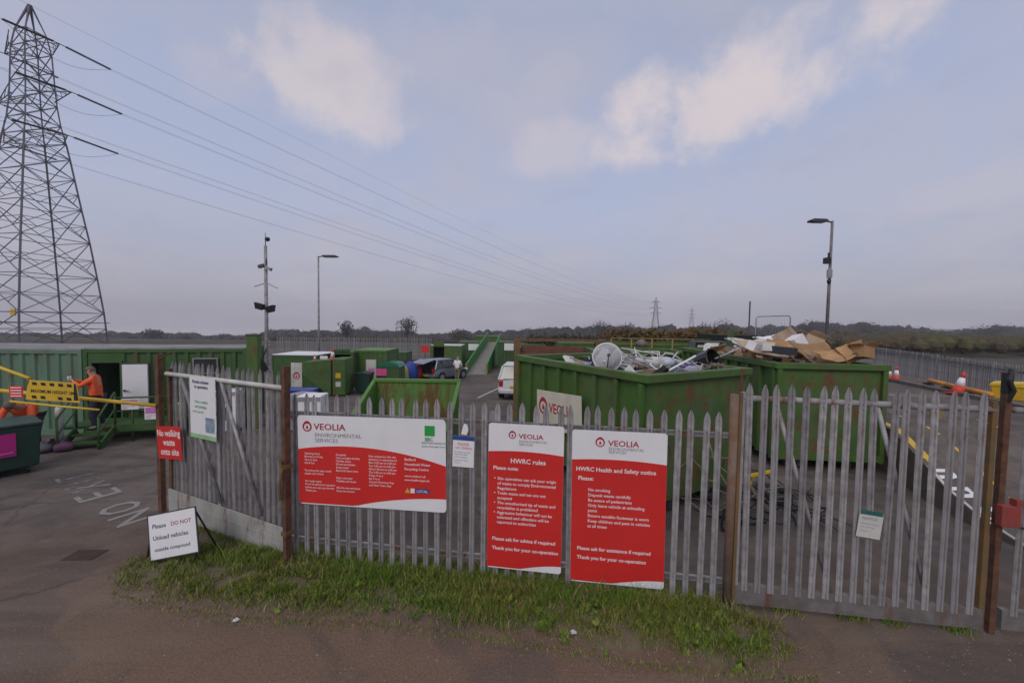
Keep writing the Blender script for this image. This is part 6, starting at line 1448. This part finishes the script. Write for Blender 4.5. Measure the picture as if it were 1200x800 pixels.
dm_, dt_, db_ = base_mat('dry_grass'); dt_.links.new(cmix(dt_, mapr(dt_, nz(dt_, wpos(dt_), 18, 2, .5), .4, .6), (.36, .28, .13), (.20, .155, .075)), db_.inputs['Base Color']); db_.inputs['Roughness'].default_value = .9
rg_ = random.Random(77); m = MB(); m2 = MB(); cnt = 0
def blade(mm, x, y, z, h, wd, lean):
    a = rg_.uniform(0, 2*PI); dx, dy = math.cos(a), math.sin(a); la = rg_.uniform(0, 2*PI); lx, ly = math.cos(la)*lean*h, math.sin(la)*lean*h
    mm.add([(x-dx*wd, y-dy*wd, z), (x+dx*wd, y+dy*wd, z), (x+dx*wd*.6+lx*.4, y+dy*wd*.6+ly*.4, z+h*.6), (x-dx*wd*.6+lx*.4, y-dy*wd*.6+ly*.4, z+h*.6), (x+lx, y+ly, z+h)], [(0, 1, 2, 3), (3, 2, 4)])
while cnt < 46000:
    x, y = rg_.uniform(gx0, gx1), rg_.uniform(gy0, gy1)
    if not inside(x, y): continue
    d_ = edged(x, y); pn_ = noise.noise(Vector((x*1.3, y*1.3, 5))); p_2 = noise.noise(Vector((x*6, y*6, 9)))
    s_, _ = (Vector((x-FP0.x, y-FP0.y, 0)).dot(FD), 0); dist = abs((x-FP0.x)*(-FD.y)+(y-FP0.y)*FD.x)
    dens = min(1, d_/.30)*(.55+.8*pn_+.9*p_2) + (.5 if dist < .35 else 0)
    if rg_.random() > dens + .05: cnt += 0; 
    if rg_.random() > max(.04, dens): 
        cnt += .2; continue
    h = .03 + .045*rg_.random() + .09*max(0, p_2) + .05*max(0, pn_) + (.07*rg_.random() if dist < .3 else 0)
    if rg_.random() < .04: h *= 1.8
    z = max(-.02, vh_(x, y))
    blade(m2 if rg_.random() < .13 + .25*max(0, -pn_) + (.25 if d_ < .2 else 0) else m, x, y, z-.005, h, rg_.uniform(.003, .007), rg_.uniform(.2, .9)); cnt += 1
for i in range(2600):                                     # strays beyond the verge edge
    u = rg_.uniform(130, 960); k_ = interp(front[:12], u); p = W(u, k_ + abs(rg_.gauss(0, 7)), 0)
    blade(m2 if rg_.random() < .5 else m, p.x, p.y, -.003, rg_.uniform(.015, .05), .004, .8)
for i in range(1500):                                     # weeds along the foot of the closed gate and gate leaf
    s_ = rg_.uniform(-.3, RL) if rg_.random() < .6 else None
    p = (B0 + Vector((math.cos(rb), math.sin(rb), 0))*s_ + Vector((0, rg_.gauss(.02, .05), 0))) if s_ is not None and noise.noise(Vector((s_*3, 1, 1))) > .05 else (A0 + Vector((math.cos(ga), math.sin(ga), 0))*rg_.uniform(.3, LL) + Vector((0, rg_.gauss(0, .08), 0)))
    blade(m, p.x, p.y, 0, rg_.uniform(.03, .12), .005, .6)
tag(m.build('grass', gm), 'rough green grass growing along the foot of the fence', 'grass', kind='stuff')
tag(m2.build('dry_grass', dm_), 'dry straw-coloured grass mixed into the verge', 'grass', kind='stuff')
# broad-leaved weeds
m = MB()
for i in range(420):
    s_ = rg_.uniform(0, FLEN); off = -abs(rg_.gauss(0, .45)) - .02; p = FP0 + FD*s_ + Vector((FD.y, -FD.x, 0))*(-off)
    if noise.noise(Vector((p.x*2.4, p.y*2.4, 3))) < .0 or not inside(p.x, p.y): continue
    for k_ in range(7):
        a = rg_.uniform(0, 2*PI); l_2 = rg_.uniform(.04, .10); el = rg_.uniform(.2, 1.1); d_ = Vector((math.cos(a)*math.cos(el), math.sin(a)*math.cos(el), math.sin(el))); sd_ = Vector((-math.sin(a), math.cos(a), 0))*l_2*.28; b = Vector((p.x, p.y, vh_(p.x, p.y)))
        m.add([b, b+d_*l_2*.55+sd_, b+d_*l_2, b+d_*l_2*.55-sd_], [(0, 1, 2, 3)])
tag(m.build('weeds', BUSH if False else gm), 'broad-leaved weeds scattered through the verge', 'weeds', kind='stuff')
# grit and small stones
m = MB()
for i in range(2600):
    u, v = rg_.uniform(-20, 1220), 560 + 250*rg_.random()**.7; p = W(u, v, 0)
    if p.y > 7.5: continue
    s_ = rg_.uniform(.003, .010) * (1.9 if rg_.random() < .03 else 1); q_ = [Vector((rg_.gauss(0, 1), rg_.gauss(0, 1), 0)).normalized()*s_ for _ in range(1)]
    b = Vector((p.x, p.y, 0)); a0 = rg_.uniform(0, 6)
    m.add([b+Vector((math.cos(a0+k_*1.57)*s_*rg_.uniform(.7, 1.2), math.sin(a0+k_*1.57)*s_, .0)) for k_ in range(4)] + [b+Vector((0, 0, s_*.8))], [(0, 1, 4), (1, 2, 4), (2, 3, 4), (3, 0, 4)])
tag(m.build('gravel', M('loose_grit', (.24, .21, .19), (.15, .13, .12), 30, .95)), 'loose grit scattered over the lay-by', 'gravel', kind='stuff')
# litter
for k, (u, v, mt2, lab) in enumerate([(276, 727, WHITE, 'scrap of white paper on the lay-by below the verge, farther left'), (534, 702, OFFW, 'scrap of pale paper in the grass below the wide board'), (672, 744, OFFW, 'scrap of pale litter on the verge edge below the tall boards')]):
    p = W(u, v, 0) + Vector((0, 0, .03 if k else .005)); m = MB(); m.add([(-.03, -.02, 0), (.03, -.025, .01), (.035, .02, 0), (0, .03, .012), (-.03, .02, .002)], [(0, 1, 2, 3, 4)]); m.add([(a, b, c-.002) for a, b, c in m.v[:5]], [(4, 3, 2, 1, 0)]); tag(m.build('paper_scrap', mt2, loc=p), lab, 'litter')
p = W(677, 685, 0); m = MB(); m.lathe([(.01, 0), (.05, .01), (.06, .05), (.035, .09), (.01, .1)], 12); tag(m.build('terracotta_pot', M('terracotta', (.40, .17, .09), None, 6, .8), loc=p+Vector((0, -.03, .02)), smooth=True), 'small terracotta coloured lump in the grass between the tall boards', 'pot')

# ------------------------------------------------------------------ air
m = MB(); m.box(-1500, 1500, -40, 1250, -20.5, 62)
hz, ht, hb_ = base_mat('haze_air'); ht.nodes.remove(hb_); pv = ht.nodes.new('ShaderNodeVolumePrincipled'); pv.inputs['Density'].default_value = 0.00045; pv.inputs['Color'].default_value = (.95, .95, 1, 1)
ht.links.new(pv.outputs[0], ht.nodes['Material Output'].inputs['Volume'])
if HAZE: tag(m.build('haze', hz), kind='stuff')
